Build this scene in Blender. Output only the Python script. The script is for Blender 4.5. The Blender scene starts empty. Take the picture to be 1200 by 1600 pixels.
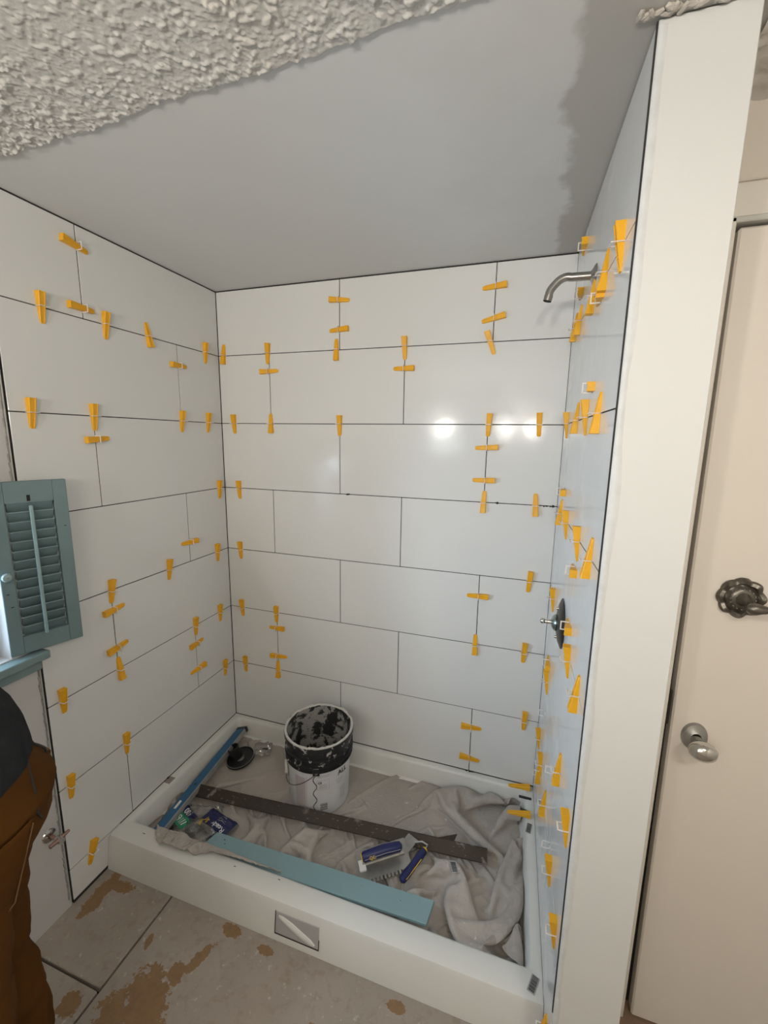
import bpy, bmesh, math, random
import numpy as np
from mathutils import Vector, Matrix, noise
random.seed(7); rng = np.random.default_rng(7)
R = math.radians; PI = math.pi
ZO = 2.28                      # survey heights are measured from a datum 2.28 m above the floor
H = .3064                      # height of one tile course
S = bpy.context.scene
COL = S.collection

# ------------------------------------------------------------------ camera
cam_d = bpy.data.cameras.new('camera'); cam = bpy.data.objects.new('camera', cam_d); COL.objects.link(cam)
cam_d.sensor_fit = 'VERTICAL'; cam_d.sensor_height = 24.0; cam_d.lens = 659.18/1600*24.0
cam_d.clip_start = .02
Rw = [[.95121157, .3081752, .01498656], [.06682618, -.15835897, -.98511761], [-.30121555, .93805676, -.17122706]]
right, down, fwd = Vector(Rw[0]), Vector(Rw[1]), Vector(Rw[2])
M = Matrix((right, -down, -fwd)).transposed().to_4x4(); M.translation = Vector((1.374, -1.722, ZO-.673))
cam.matrix_world = M
S.camera = cam

# ------------------------------------------------------------------ world, light, exposure
w = bpy.data.worlds.new('sky'); S.world = w; w.use_nodes = True
w.node_tree.nodes['Background'].inputs[0].default_value = (.72, .85, 1, 1)
w.node_tree.nodes['Background'].inputs[1].default_value = 1.6
S.view_settings.view_transform = 'Standard'; S.view_settings.look = 'None'
S.view_settings.gamma = 1; S.view_settings.use_curve_mapping = False
S.view_settings.exposure = 0.0
def area(name, loc, target, sx, sy, power, colour, spread=PI):
    d = bpy.data.lights.new(name, 'AREA'); d.shape = 'RECTANGLE'; d.size = sx; d.size_y = sy
    d.energy = power; d.color = colour; d.spread = spread
    o = bpy.data.objects.new(name, d); COL.objects.link(o); o.location = loc
    o.rotation_euler = (Vector(target)-Vector(loc)).to_track_quat('-Z', 'Y').to_euler()
    return o
# side-window daylight; unseen rear-window and ceiling light added (the wall lamp's globes glow themselves)
area('daylight_side_window', (-.22, -1.26, ZO-1.06), (1.5, -.5, ZO-1.7), .55, .5, 14, (.64, .81, 1), R(130))
area('added_rear_window_light', (.55, -3.16, ZO-.66), (.9, -1, ZO-.75), .42, .32, 7, (.95, .98, 1))
# spots added at the wall lamp, aimed up to brighten ceiling and upper walls
for x, e in ((.56, 50), (1.20, 38), (1.46, 38)):
    d = bpy.data.lights.new('added_uplight', 'SPOT'); d.energy = e; d.color = (1, .945, .865); d.spot_size = R(176); d.spot_blend = 1; d.shadow_soft_size = .04
    o = bpy.data.objects.new('added_uplight', d); COL.objects.link(o); o.location = (x, -2.84, ZO-.55)
    o.rotation_euler = Vector((.05, .66, .75)).to_track_quat('-Z', 'Y').to_euler()
lp = bpy.data.lights.new('added_ceiling_light', 'AREA'); lp.shape = 'DISK'; lp.size = .3; lp.energy = 9; lp.color = (1, .94, .85)
lo = bpy.data.objects.new('added_ceiling_light', lp); COL.objects.link(lo); lo.location = (2.05, -2.0, ZO-.135)

# ------------------------------------------------------------------ helpers
def tag(o, label=None, cat=None, group=None, kind=None):
    if label: o['label'] = label
    if cat: o['category'] = cat
    if group: o['group'] = group
    if kind: o['kind'] = kind
    return o
def empty(name, loc=(0, 0, 0), rot=(0, 0, 0)):
    o = bpy.data.objects.new(name, None); o.empty_display_size = .05; COL.objects.link(o)
    o.location = loc; o.rotation_euler = rot; return o
def link(name, me, parent=None, mat=None, loc=None, rot=None):
    o = bpy.data.objects.new(name, me); COL.objects.link(o)
    if mat and not me.materials: me.materials.append(mat)
    if parent: o.parent = parent
    if loc is not None: o.location = loc
    if rot is not None: o.rotation_euler = rot
    return o
def fin(bm, name, mat=None, smooth=False):
    bmesh.ops.recalc_face_normals(bm, faces=bm.faces)
    me = bpy.data.meshes.new(name); bm.to_mesh(me); bm.free()
    if mat: me.materials.append(mat)
    if smooth:
        for p in me.polygons: p.use_smooth = True
        me.set_sharp_from_angle(angle=R(38))
    return me
def add_box(bm, a, b, bev=0, mtx=None, seg=1):
    t = bmesh.new()
    bmesh.ops.create_cube(t, size=1)
    c = [(a[i]+b[i])/2 for i in range(3)]; s = [abs(b[i]-a[i]) for i in range(3)]
    for v in t.verts: v.co = Vector((v.co.x*s[0]+c[0], v.co.y*s[1]+c[1], v.co.z*s[2]+c[2]))
    if bev: bmesh.ops.bevel(t, geom=t.edges[:], offset=bev, segments=seg, affect='EDGES', profile=.6)
    if mtx is not None: t.transform(mtx)
    me = bpy.data.meshes.new('t'); t.to_mesh(me); t.free(); bm.from_mesh(me); bpy.data.meshes.remove(me)
def add_tube(bm, pts, r, n=12, caps=True, flat=None):
    pts = [Vector(p) for p in pts]
    rs = r if hasattr(r, '__len__') else [r]*len(pts)
    rings = []; up = None
    for i, p in enumerate(pts):
        d = (pts[min(i+1, len(pts)-1)]-pts[max(i-1, 0)]).normalized()
        if up is None: up = d.orthogonal().normalized()
        up = (up-d*up.dot(d)).normalized(); s = d.cross(up)
        rings.append([bm.verts.new(p+(up*math.cos(2*PI*k/n)+s*math.sin(2*PI*k/n)*(flat or 1))*rs[i]) for k in range(n)])
    for a, b in zip(rings, rings[1:]):
        for k in range(n): bm.faces.new((a[k], a[(k+1) % n], b[(k+1) % n], b[k]))
    if caps: bm.faces.new(rings[0][::-1]); bm.faces.new(rings[-1])
def add_lathe(bm, prof, n=32, mtx=None, cap0=False, cap1=False):
    rings = []
    for r_, z in prof:
        ring = []
        for k in range(n):
            v = Vector((r_*math.cos(2*PI*k/n), r_*math.sin(2*PI*k/n), z))
            ring.append(bm.verts.new(mtx @ v if mtx is not None else v))
        rings.append(ring)
    for a, b in zip(rings, rings[1:]):
        for k in range(n): bm.faces.new((a[k], a[(k+1) % n], b[(k+1) % n], b[k]))
    if cap0: bm.faces.new(rings[0][::-1])
    if cap1: bm.faces.new(rings[-1])
def box_obj(name, a, b, mat, parent=None, bev=0, seg=1):
    bm = bmesh.new(); add_box(bm, a, b, bev, seg=seg); return link(name, fin(bm, name, mat), parent)
def text_mesh(txt, size, depth=.0006, spacing=1):
    c = bpy.data.curves.new('lettering', 'FONT'); c.body = txt; c.size = size; c.extrude = depth/2
    c.align_x = 'CENTER'; c.align_y = 'CENTER'; c.resolution_u = 3; c.space_character = spacing; c.offset = size*.012
    o = bpy.data.objects.new('lettering', c); COL.objects.link(o)
    bpy.context.view_layer.update()
    me = bpy.data.meshes.new_from_object(o.evaluated_get(bpy.context.evaluated_depsgraph_get()))
    bpy.data.objects.remove(o); bpy.data.curves.remove(c)
    return me
def fbm(x, y, sc, octv=4, seed=0, ridged=False):
    r_ = np.random.default_rng(seed); out = np.zeros_like(x); amp = 1; tot = 0
    for o in range(octv):
        g = r_.random((64, 64)); X = x*sc*(2**o)+r_.random()*40; Y = y*sc*(2**o)+r_.random()*40
        xi = np.floor(X).astype(int); yi = np.floor(Y).astype(int); fx = X-xi; fy = Y-yi
        fx = fx*fx*(3-2*fx); fy = fy*fy*(3-2*fy)
        q = lambda i, j: g[(xi+i) % 64, (yi+j) % 64]
        v = (q(0, 0)*(1-fx)+q(1, 0)*fx)*(1-fy)+(q(0, 1)*(1-fx)+q(1, 1)*fx)*fy
        if ridged: v = 1-abs(2*v-1)
        out += v*amp; tot += amp; amp *= .5
    return out/tot
def grid_obj(name, X, Y, Zv, mat, parent=None, keep=None, smooth=True):
    ny, nx = X.shape
    co = np.stack([X, Y, Zv], -1).reshape(-1, 3)
    idx = np.arange(nx*ny).reshape(ny, nx)
    f = np.stack([idx[:-1, :-1], idx[:-1, 1:], idx[1:, 1:], idx[1:, :-1]], -1).reshape(-1, 4)
    if keep is not None:
        k = keep.reshape(-1); f = f[k[f].all(1)]
        used = np.unique(f); mp = -np.ones(nx*ny, int); mp[used] = np.arange(len(used)); co = co[used]; f = mp[f]
    me = bpy.data.meshes.new(name); me.from_pydata(co.tolist(), [], f.tolist()); me.materials.append(mat)
    me.polygons.foreach_set('use_smooth', [smooth]*len(me.polygons)); me.update()
    return link(name, me, parent)

# ------------------------------------------------------------------ materials
class NT:
    def __init__(s, name):
        s.m = bpy.data.materials.new(name); s.m.use_nodes = True; s.t = s.m.node_tree; s.b = s.t.nodes['Principled BSDF']
    def n(s, typ, **k):
        q = s.t.nodes.new(typ)
        for a, v in k.items(): setattr(q, a, v)
        return q
    def l(s, a, b): s.t.links.new(a, b)
    def coord(s, gen='Object'):
        return s.n('ShaderNodeTexCoord').outputs[gen]
    def geo(s): return s.n('ShaderNodeNewGeometry').outputs['Position']
    def noise(s, scale, detail=4, rough=.5, vec=None, dist=0):
        q = s.n('ShaderNodeTexNoise'); q.inputs['Scale'].default_value = scale; q.inputs['Detail'].default_value = detail
        q.inputs['Roughness'].default_value = rough; q.inputs['Distortion'].default_value = dist
        if vec is not None: s.l(vec, q.inputs['Vector'])
        return q.outputs['Fac']
    def ramp(s, fac, stops):
        q = s.n('ShaderNodeValToRGB'); e = q.color_ramp.elements
        e[0].position, e[0].color = stops[0][0], (*stops[0][1], 1); e[1].position, e[1].color = stops[1][0], (*stops[1][1], 1)
        for p, c in stops[2:]: x = e.new(p); x.color = (*c, 1)
        s.l(fac, q.inputs[0]); return q.outputs[0]
    def mix(s, fac, a, b, typ='MIX'):
        q = s.n('ShaderNodeMix', data_type='RGBA', blend_type=typ)
        for sock, v in ((q.inputs[0], fac), (q.inputs[6], a), (q.inputs[7], b)):
            if isinstance(v, (int, float)): sock.default_value = v
            elif isinstance(v, tuple): sock.default_value = (*v, 1)
            else: s.l(v, sock)
        return q.outputs[2]
    def math(s, op, a, b=0, c=None):
        q = s.n('ShaderNodeMath', operation=op)
        for i, v in enumerate((a, b) if c is None else (a, b, c)):
            if isinstance(v, (int, float)): q.inputs[i].default_value = v
            else: s.l(v, q.inputs[i])
        return q.outputs[0]
    def bump(s, h, strength=.3, dist=.01):
        q = s.n('ShaderNodeBump'); q.inputs['Strength'].default_value = strength; q.inputs['Distance'].default_value = dist
        s.l(h, q.inputs['Height']); s.l(q.outputs[0], s.b.inputs['Normal'])
    def set(s, **k):
        names = dict(col='Base Color', rough='Roughness', metal='Metallic', coat='Coat Weight', trans='Transmission Weight', ior='IOR', alpha='Alpha', sss='Subsurface Weight', crough='Coat Roughness', spec='Specular IOR Level', sheen='Sheen Weight')
        for a, v in k.items():
            i = s.b.inputs[names[a]]
            if isinstance(v, tuple): i.default_value = (*v, 1)
            elif isinstance(v, (int, float)): i.default_value = v
            else: s.l(v, i)
        return s
def plain(name, col, rough=.5, metal=0, var=.06, scale=20, bump=0, **k):
    a = NT(name); v = a.coord()
    f = a.noise(scale, 4, .6, v)
    a.set(col=a.mix(f, tuple(c*(1-var) for c in col), tuple(min(1, c*(1+var)) for c in col)), rough=rough, metal=metal, **k)
    if bump: a.bump(a.noise(scale*3, 5, .6, v), bump, .003)
    return a.m
def tile_mat():
    a = NT('glazed_tile'); p = a.geo()
    f = a.noise(2.2, 3, .5, p)
    dust = a.ramp(a.noise(3.1, 6, .65, p), [(.52, (0, 0, 0)), (.75, (1, 1, 1))])
    a.set(col=a.mix(f, (.70, .70, .68), (.75, .745, .725)))
    q = a.mix(dust, (.12, .12, .12), (.32, .32, .32)); a.set(rough=q, spec=.24)
    a.bump(a.math('ADD', a.noise(5, 2, .4, p), a.math('MULTIPLY', a.noise(26, 3, .6, p, 1), .10)), .06, .02)
    return a.m
M_tile = tile_mat()
M_gap = plain('dark_thinset', (.030, .028, .026), .9, var=.4, scale=60)
def paint(name, col, blot=.04, sc=3):
    a = NT(name); p = a.geo()
    a.set(col=a.mix(a.noise(sc, 5, .6, p), tuple(c*(1-blot) for c in col), col), rough=.55)
    a.bump(a.noise(160, 3, .6, p), .06, .002); return a.m
M_post = paint('white_wall_paint', (.66, .66, .64))
M_wall = paint('cream_wall_paint', (.70, .66, .59))
M_lwall = paint('white_drywall', (.62, .60, .58), .15, 6)
M_door = paint('cream_door_paint', (.72, .66, .59), .05, 1.5)
M_jamb = paint('door_frame_paint', (.58, .57, .52), .2, 25)
def ceil_mat():
    a = NT('skimmed_ceiling'); p = a.geo()
    sx = a.n('ShaderNodeSeparateXYZ'); a.l(p, sx.inputs[0])
    nz = a.noise(5, 5, .6, p)
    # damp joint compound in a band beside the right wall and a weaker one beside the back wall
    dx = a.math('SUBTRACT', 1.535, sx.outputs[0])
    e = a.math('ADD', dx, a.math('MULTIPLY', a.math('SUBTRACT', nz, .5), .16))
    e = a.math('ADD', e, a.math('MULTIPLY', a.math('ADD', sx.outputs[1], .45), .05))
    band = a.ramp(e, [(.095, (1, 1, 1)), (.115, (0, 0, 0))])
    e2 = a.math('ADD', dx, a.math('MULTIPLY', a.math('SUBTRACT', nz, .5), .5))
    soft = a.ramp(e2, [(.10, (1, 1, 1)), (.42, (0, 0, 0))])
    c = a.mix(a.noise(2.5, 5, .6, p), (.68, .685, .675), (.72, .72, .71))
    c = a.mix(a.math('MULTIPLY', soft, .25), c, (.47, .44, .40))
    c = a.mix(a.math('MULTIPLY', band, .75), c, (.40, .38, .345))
    st = a.ramp(a.noise(14, 3, .5, p, 1.5), [(.70, (0, 0, 0)), (.74, (1, 1, 1))])
    c = a.mix(a.math('MULTIPLY', st, .12), c, (.7, .7, .68))
    a.set(col=c, rough=.7); a.bump(a.noise(30, 5, .6, p), .1, .004); return a.m
M_ceil = ceil_mat()
def pop_mat():
    a = NT('popcorn_texture'); p = a.geo()
    c = a.mix(a.noise(3, 3, .6, p), (.60, .575, .53), (.66, .655, .62))
    c = a.mix(a.math('MULTIPLY', a.ramp(a.noise(2.3, 3, .5, p), [(.55, (0, 0, 0)), (.68, (1, 1, 1))]), .5), c, (.62, .55, .49))
    a.set(col=c, rough=.85); a.bump(a.noise(230, 3, .5, p), .25, .002); return a.m
M_pop = pop_mat()
def floor_mat():
    a = NT('dusty_subfloor'); p = a.geo()
    s = a.n('ShaderNodeSeparateXYZ'); a.l(p, s.inputs[0])
    base = a.mix(a.noise(7, 8, .65, p), (.27, .225, .185), (.42, .37, .32))
    base = a.mix(a.ramp(a.noise(28, 5, .7, p), [(.50, (0, 0, 0)), (.72, (.55, .55, .55))]), base, (.21, .15, .11))
    base = a.mix(a.ramp(a.noise(45, 3, .6, p), [(.62, (0, 0, 0)), (.72, (.6, .6, .6))]), base, (.55, .51, .46))
    nz = a.math('SUBTRACT', a.noise(22, 6, .7, p), .5); nz2 = a.math('SUBTRACT', a.noise(90, 4, .7, p), .5)
    nn = a.math('ADD', a.math('MULTIPLY', nz, 2.4), a.math('MULTIPLY', nz2, 1.0))
    tot = None
    # glue stains where the old covering was scraped off: centre, half sizes, turn
    for cx, cy, ax, ay, t in [(.455, -1.02, .055, .10, .75), (.40, -1.10, .05, .09, .5), (.52, -.885, .016, .050, -.35), (.483, -.935, .024, .030, .6),
                              (.055, -.835, .028, .085, 0), (.10, -.80, .06, .018, .1), (.565, -.79, .035, .018, 0), (.70, -.80, .03, .012, 0),
                              (1.14, -.80, .030, .014, 0), (.335, -.90, .010, .022, .3), (.93, -.92, .02, .012, 0), (1.02, -.95, .012, .03, .2), (.25, -1.09, .03, .03, 0), (.62, -1.13, .02, .04, 0)]:
        u = a.math('SUBTRACT', s.outputs[0], cx); v = a.math('SUBTRACT', s.outputs[1], cy); co, si = math.cos(t), math.sin(t)
        uu = a.math('MULTIPLY', a.math('ADD', a.math('MULTIPLY', u, co), a.math('MULTIPLY', v, si)), 1/ax)
        vv = a.math('MULTIPLY', a.math('ADD', a.math('MULTIPLY', u, -si), a.math('MULTIPLY', v, co)), 1/ay)
        d = a.math('SQRT', a.math('ADD', a.math('MULTIPLY', uu, uu), a.math('MULTIPLY', vv, vv)))
        m = a.math('LESS_THAN', a.math('ADD', d, nn), 1)
        tot = m if tot is None else a.math('MAXIMUM', tot, m)
    glue = a.mix(a.noise(40, 5, .7, p), (.13, .065, .02), (.33, .18, .065))
    c = a.mix(a.math('MULTIPLY', tot, .85), base, glue)
    a.set(col=c, rough=.8); a.bump(a.noise(35, 8, .7, p), .35, .006); return a.m
M_floor = floor_mat()
def cloth_mat():
    a = NT('canvas_drop_cloth'); p = a.geo()
    c = a.mix(a.noise(5, 6, .6, p), (.38, .335, .295), (.47, .43, .385))
    c = a.mix(a.ramp(a.noise(38, 3, .5, p), [(.70, (0, 0, 0)), (.73, (.8, .8, .8))]), c, (.66, .63, .58))
    c = a.mix(a.ramp(a.noise(13, 4, .6, p), [(.60, (0, 0, 0)), (.75, (.5, .5, .5))]), c, (.27, .24, .22))
    c = a.mix(a.math('MULTIPLY', a.ramp(a.noise(3.2, 5, .6, p, 1), [(.50, (0, 0, 0)), (.62, (1, 1, 1))]), .25), c, (.25, .235, .225))
    a.set(col=c, rough=.9, sheen=.1)
    wv = a.n('ShaderNodeTexWave'); wv.inputs['Scale'].default_value = 180; a.l(p, wv.inputs['Vector'])
    rn = a.math('ABSOLUTE', a.math('SUBTRACT', a.noise(16, 3, .5, p, 1.2), .5))
    a.bump(a.math('ADD', a.math('MULTIPLY', a.noise(70, 4, .6, p), .4), a.math('ADD', a.math('MULTIPLY', wv.outputs['Fac'], .06), a.math('MULTIPLY', a.math('MINIMUM', rn, .10), -6))), .35, .006); return a.m
M_cloth = cloth_mat()
M_pan = NT('acrylic_pan').set(rough=.28, spec=.5)
M_pan.set(col=M_pan.mix(M_pan.noise(6, 6, .65, M_pan.geo()), (.66, .65, .61), (.74, .735, .70))); M_pan = M_pan.m
M_wedge = plain('yellow_wedge_plastic', (.86, .43, .012), .42, var=.07, scale=30)
M_clip = NT('milky_clip_plastic').set(col=(.92, .85, .81), rough=.3, trans=.12, sss=.1).m
M_teal = plain('teal_painted_wood', (.215, .335, .36), .5, var=.05, scale=9, bump=.05)
M_shut = plain('blue_green_shutter_paint', (.155, .225, .235), .5, var=.12, scale=14, bump=.1)
M_slot = plain('black_hole', (.01, .01, .01), .8)
M_chrome = plain('chrome', (.62, .61, .59), .13, 1, var=.03)
M_nickel = plain('brushed_nickel', (.42, .40, .375), .26, 1, var=.05, scale=60)
M_dark = plain('dark_bronze', (.05, .045, .04), .35, .7, var=.3, scale=40)
M_pewter = plain('antique_pewter', (.16, .145, .125), .36, .9, var=.55, scale=60, bump=.15)
M_steel = plain('smeared_steel', (.36, .35, .33), .4, .8, var=.3, scale=25)
M_navy = plain('navy_rubber_grip', (.010, .014, .085), .4, var=.2)
M_yel = plain('yellow_print', (.80, .50, .03), .5)
M_white = plain('white_plastic', (.75, .74, .71), .4, var=.04)
M_blue = plain('blue_level_paint', (.012, .115, .26), .4, var=.35, scale=30)
M_alu = plain('scuffed_aluminium', (.40, .39, .38), .45, .55, var=.25, scale=30)
M_black = plain('black_plastic', (.015, .015, .016), .35, var=.3)
M_wire = plain('grey_wire', (.12, .115, .11), .35, .9)
M_green = plain('green_print', (.02, .25, .12), .45)
M_ink = plain('black_ink', (.03, .03, .03), .6)
M_grey = plain('grey_print', (.36, .35, .345), .6, var=.1)
M_pink = plain('pale_pink_print', (.53, .46, .46), .6)
M_wlab = plain('white_print', (.75, .75, .76), .5)
def smear(name, base, crust, sc, lo, hi, rough=.5, metal=0, bmp=.4):
    a = NT(name); p = a.coord()
    f = a.ramp(a.noise(sc, 7, .68, p, .4), [(lo, (0, 0, 0)), (hi, (1, 1, 1))])
    a.set(col=a.mix(f, base, a.mix(a.noise(sc*2, 4, .6, p), tuple(c*.8 for c in crust), crust)), rough=a.mix(f, (rough,)*3, (.85,)*3), metal=metal if not metal else a.mix(f, (metal,)*3, (0, 0, 0)))
    a.bump(f, bmp, .004); return a.m
M_bar = smear('mortar_smeared_brown_metal', (.045, .032, .022), (.24, .21, .18), 16, .60, .66, .45, .3)
M_bout = smear('black_bucket_with_mortar', (.018, .018, .019), (.55, .53, .49), 26, .585, .62, .4)
M_bin = smear('mortar_crusted_bucket_inside', (.022, .022, .023), (.34, .325, .30), 17, .475, .50, .5)
M_rim = plain('dried_mortar', (.58, .56, .52), .85, var=.15, scale=60, bump=.5)
M_blab = plain('white_bucket_label', (.66, .655, .66), .45, var=.07, scale=14)
def glass(name, tint, fac=.09, rough=.02):
    m = bpy.data.materials.new(name); m.use_nodes = True; t = m.node_tree; t.nodes.clear()
    o = t.nodes.new('ShaderNodeOutputMaterial'); tr = t.nodes.new('ShaderNodeBsdfTransparent'); g = t.nodes.new('ShaderNodeBsdfGlossy')
    mx = t.nodes.new('ShaderNodeMixShader'); fr = t.nodes.new('ShaderNodeLayerWeight'); fr.inputs[0].default_value = .2
    ma = t.nodes.new('ShaderNodeMath'); ma.operation = 'MULTIPLY_ADD'; ma.inputs[1].default_value = .8; ma.inputs[2].default_value = fac
    tr.inputs[0].default_value = (*tint, 1); g.inputs[1].default_value = rough; g.inputs[0].default_value = (.9, .9, .9, 1)
    t.links.new(fr.outputs['Fresnel'], ma.inputs[0]); t.links.new(ma.outputs[0], mx.inputs[0])
    t.links.new(tr.outputs[0], mx.inputs[1]); t.links.new(g.outputs[0], mx.inputs[2]); t.links.new(mx.outputs[0], o.inputs[0]); return m
M_glass = glass('window_glass', (.93, .97, 1))
M_poly = glass('clear_plastic_film', (.84, .85, .86), .13, .12)
M_denim = plain('brown_duck_canvas', (.090, .036, .008), .9, var=.5, scale=6, bump=.5, spec=.08)
M_stitch = plain('tan_stitching', (.20, .105, .045), .8)
M_shirt = plain('charcoal_jersey', (.030, .031, .034), .95, var=.4, scale=40, bump=.5, spec=.05)
M_skin = plain('skin', (.42, .24, .17), .5, sss=.1, var=.05)
M_hair = plain('dark_brown_hair', (.035, .022, .014), .6, var=.3, scale=80, bump=.4)
M_boot = plain('brown_boot_leather', (.10, .055, .03), .5, var=.2)
M_stick = plain('foil_barcode_sticker', (.40, .39, .38), .5, 0, var=.15)
M_smudge = plain('dark_mortar_crumb', (.035, .032, .03), .95, var=.4, scale=80, bump=.6)
M_tape = plain('tan_tape', (.30, .26, .225), .6)
M_lamp = NT('lamp_glass').set(col=(.9, .88, .84), rough=.4); M_lamp.b.inputs['Emission Color'].default_value = (1, .92, .8, 1); M_lamp.b.inputs['Emission Strength'].default_value = 3; M_lamp = M_lamp.m

M_globe = NT('glowing_globe').set(col=(.9, .88, .84), rough=.4); M_globe.b.inputs['Emission Color'].default_value = (1, .95, .86, 1); M_globe.b.inputs['Emission Strength'].default_value = 22; M_globe = M_globe.m
# ------------------------------------------------------------------ the room shell
CZ = ZO-.025                     # ceiling height
FZ = 0.0
WR = 1.5165; SLR = .0135/.853    # right tiled wall leans out of square
TB = 2.0                         # bottom rows helper
def struct(o): o['kind'] = 'structure'; return o
floor = struct(empty('floor'))
g = .0016
for x0, x1, y0, y1 in [(-.02, .298, -1.038, .02), (-.02, .298, -3.1, -1.042), (.302, 1.50, -3.1, .02), (1.504, 2.80, -1.30, .02), (1.504, 2.80, -3.1, -1.304)]:
    box_obj('floor_panel', (x0+g, y0+g, -.02), (x1-g, y1-g, 0), M_floor, floor, .002)
box_obj('joist_bed', (-.02, -3.1, -.06), (2.8, .02, -.021), M_gap, floor)

# ceiling: skimmed board over the shower, popcorn texture over the rest
ceiling = struct(empty('ceiling'))
box_obj('skimmed_board', (-.02, -1.2, CZ), (2.8, .02, CZ+.03), M_ceil, ceiling)
box_obj('rear_board', (-.02, -3.1, CZ), (2.8, -1.2, CZ+.03), M_ceil, ceiling)
nx, ny = 760, 300
px_ = np.linspace(-.01, 1.60, nx); py_ = np.linspace(-1.50, -.88, ny); X, Y = np.meshgrid(px_, py_)
edge = -.921-.037*X+.010*(fbm(X, Y*0, 9, 3, 3)-.5)*2+.006*(fbm(X, Y*0, 60, 2, 4)-.5)*2
wx = X+.012*(fbm(X, Y, 30, 2, 31)-.5); wy = Y+.012*(fbm(X, Y, 30, 2, 32)-.5)
b1 = fbm(wx, wy, 105, 2, 11); b2 = fbm(wx, wy, 190, 2, 12); big = fbm(X, Y, 5, 3, 13)
lump = np.clip((b1-.50)*4.5, 0, 1)**1.3*.0056+np.clip((b2-.48)*4, 0, 1)*.0020
lump *= np.clip(.45+1.3*(big-.25), .15, 1.15)
hgt = .0035+lump
inside = Y < edge
hgt = hgt*np.clip((edge-Y)/.004, 0, 1)
grid_obj('popcorn_coat', X, Y, CZ-hgt, M_pop, ceiling, inside)
tag(ceiling.children[-1], kind='stuff')
grid2x, grid2y = np.meshgrid(np.linspace(1.69, 2.78, 180), np.linspace(-1.4, -.62, 130))
l2 = np.clip((fbm(grid2x, grid2y, 75, 2, 51)-.47)*5, 0, 1)*.004
grid_obj('popcorn_coat', grid2x, grid2y, CZ-.002-l2, M_pop, ceiling); tag(ceiling.children[-1], kind='stuff')
gx, gy = np.meshgrid(np.linspace(-.01, 2.78, 200), np.linspace(-3.05, -1.50, 120))
grid_obj('popcorn_coat', gx, gy, CZ-.003-np.clip((fbm(gx, gy, 60, 2, 52)-.47)*5, 0, 1)*.004, M_pop, ceiling); tag(ceiling.children[-1], kind='stuff')
# torn paper and plaster left at the head of the partition
bm = bmesh.new()
for k in range(30):
    x = 1.50+.17*random.random()**1.3; y = -.864-.012*random.random(); s = .0025+.004*random.random()
    mt = Matrix.Translation((x, y, CZ-.003)) @ Matrix.Rotation(random.random()*3, 4, 'Z') @ Matrix.Diagonal((s*2.2, s, s*.8, 1))
    bmesh.ops.create_icosphere(bm, subdivisions=1, radius=1, matrix=mt)
link('plaster_crumbs', fin(bm, 'plaster_crumbs', plain('torn_plaster', (.50, .455, .40), .95, var=.4, scale=70, bump=.6)), ceiling)

# tiled walls: dark bed behind, every tile its own piece
GAP = .0015
def rowz(k):                      # top z of course k (0 = the cut course under the ceiling)
    return (CZ-.004) if k == 0 else ZO-k*H
wall_back = struct(empty('wall_back')); wall_left = struct(empty('wall_left')); wall_right = struct(empty('wall_right'))
box_obj('tile_bed', (-.02, .0022, 0), (1.56, .06, CZ+.01), M_gap, wall_back)
box_obj('tile_bed', (-.06, -.8935, 0), (-.0022, .05, CZ+.01), M_gap, wall_left)
A, Bx, L = .613, .270, .629
def tile(parent, axis, s0, s1, z0, z1, mtx=None):
    bm = bmesh.new(); j = random.uniform(-.0003, .0003)
    g0 = GAP
    if axis == 'b': add_box(bm, (s0+g0, 0+j, z0+g0), (s1-g0, .0095, z1-g0), .0009)
    elif axis == 'l': add_box(bm, (-.0095, s0+g0, z0+g0), (0+j, s1-g0, z1-g0), .0009)
    else:
        add_box(bm, (0+j, s0+g0, z0+g0), (.0095, s1-g0, z1-g0), .0003)
        bm.transform(mtx)
    o = link('tile', fin(bm, 'tile', M_tile), parent)
    return o
for k in range(7):
    off = A if k % 2 == 0 else Bx
    cuts = [0.0, off, off+L, WR+.001] if off+L < WR-.02 else [0, off, WR]
    for s0, s1 in zip(cuts, cuts[1:]): tile(wall_back, 'b', s0, s1, rowz(k+1), rowz(k))
YE = -.895
for k in range(8):
    off = -.645 if k % 2 == 0 else -.255
    cuts = [YE, off, -.0012] if k < 7 else [YE, -.70]
    zb = rowz(k+1) if k < 7 else .012
    for s0, s1 in zip(cuts, cuts[1:]): tile(wall_left, 'l', s0, s1, zb, rowz(k))
RM = Matrix.Translation((WR, 0, 0)) @ Matrix.Rotation(math.atan(SLR), 4, 'Z')
YF = -.853
bm = bmesh.new(); add_box(bm, (.0022, YF+.002, 0), (.03, .02, CZ+.005)); bm.transform(RM); link('tile_bed', fin(bm, 'tile_bed', M_gap), wall_right)
for k in range(8):
    off = -.19 if k % 2 == 0 else -.57
    cuts = [YF, off, .0008] if k < 7 else [YF, -.70]
    zb = rowz(k+1) if k < 7 else .012
    for s0, s1 in zip(cuts, cuts[1:]): tile(wall_right, 'r', s0, s1, zb, rowz(k), RM)
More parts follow.
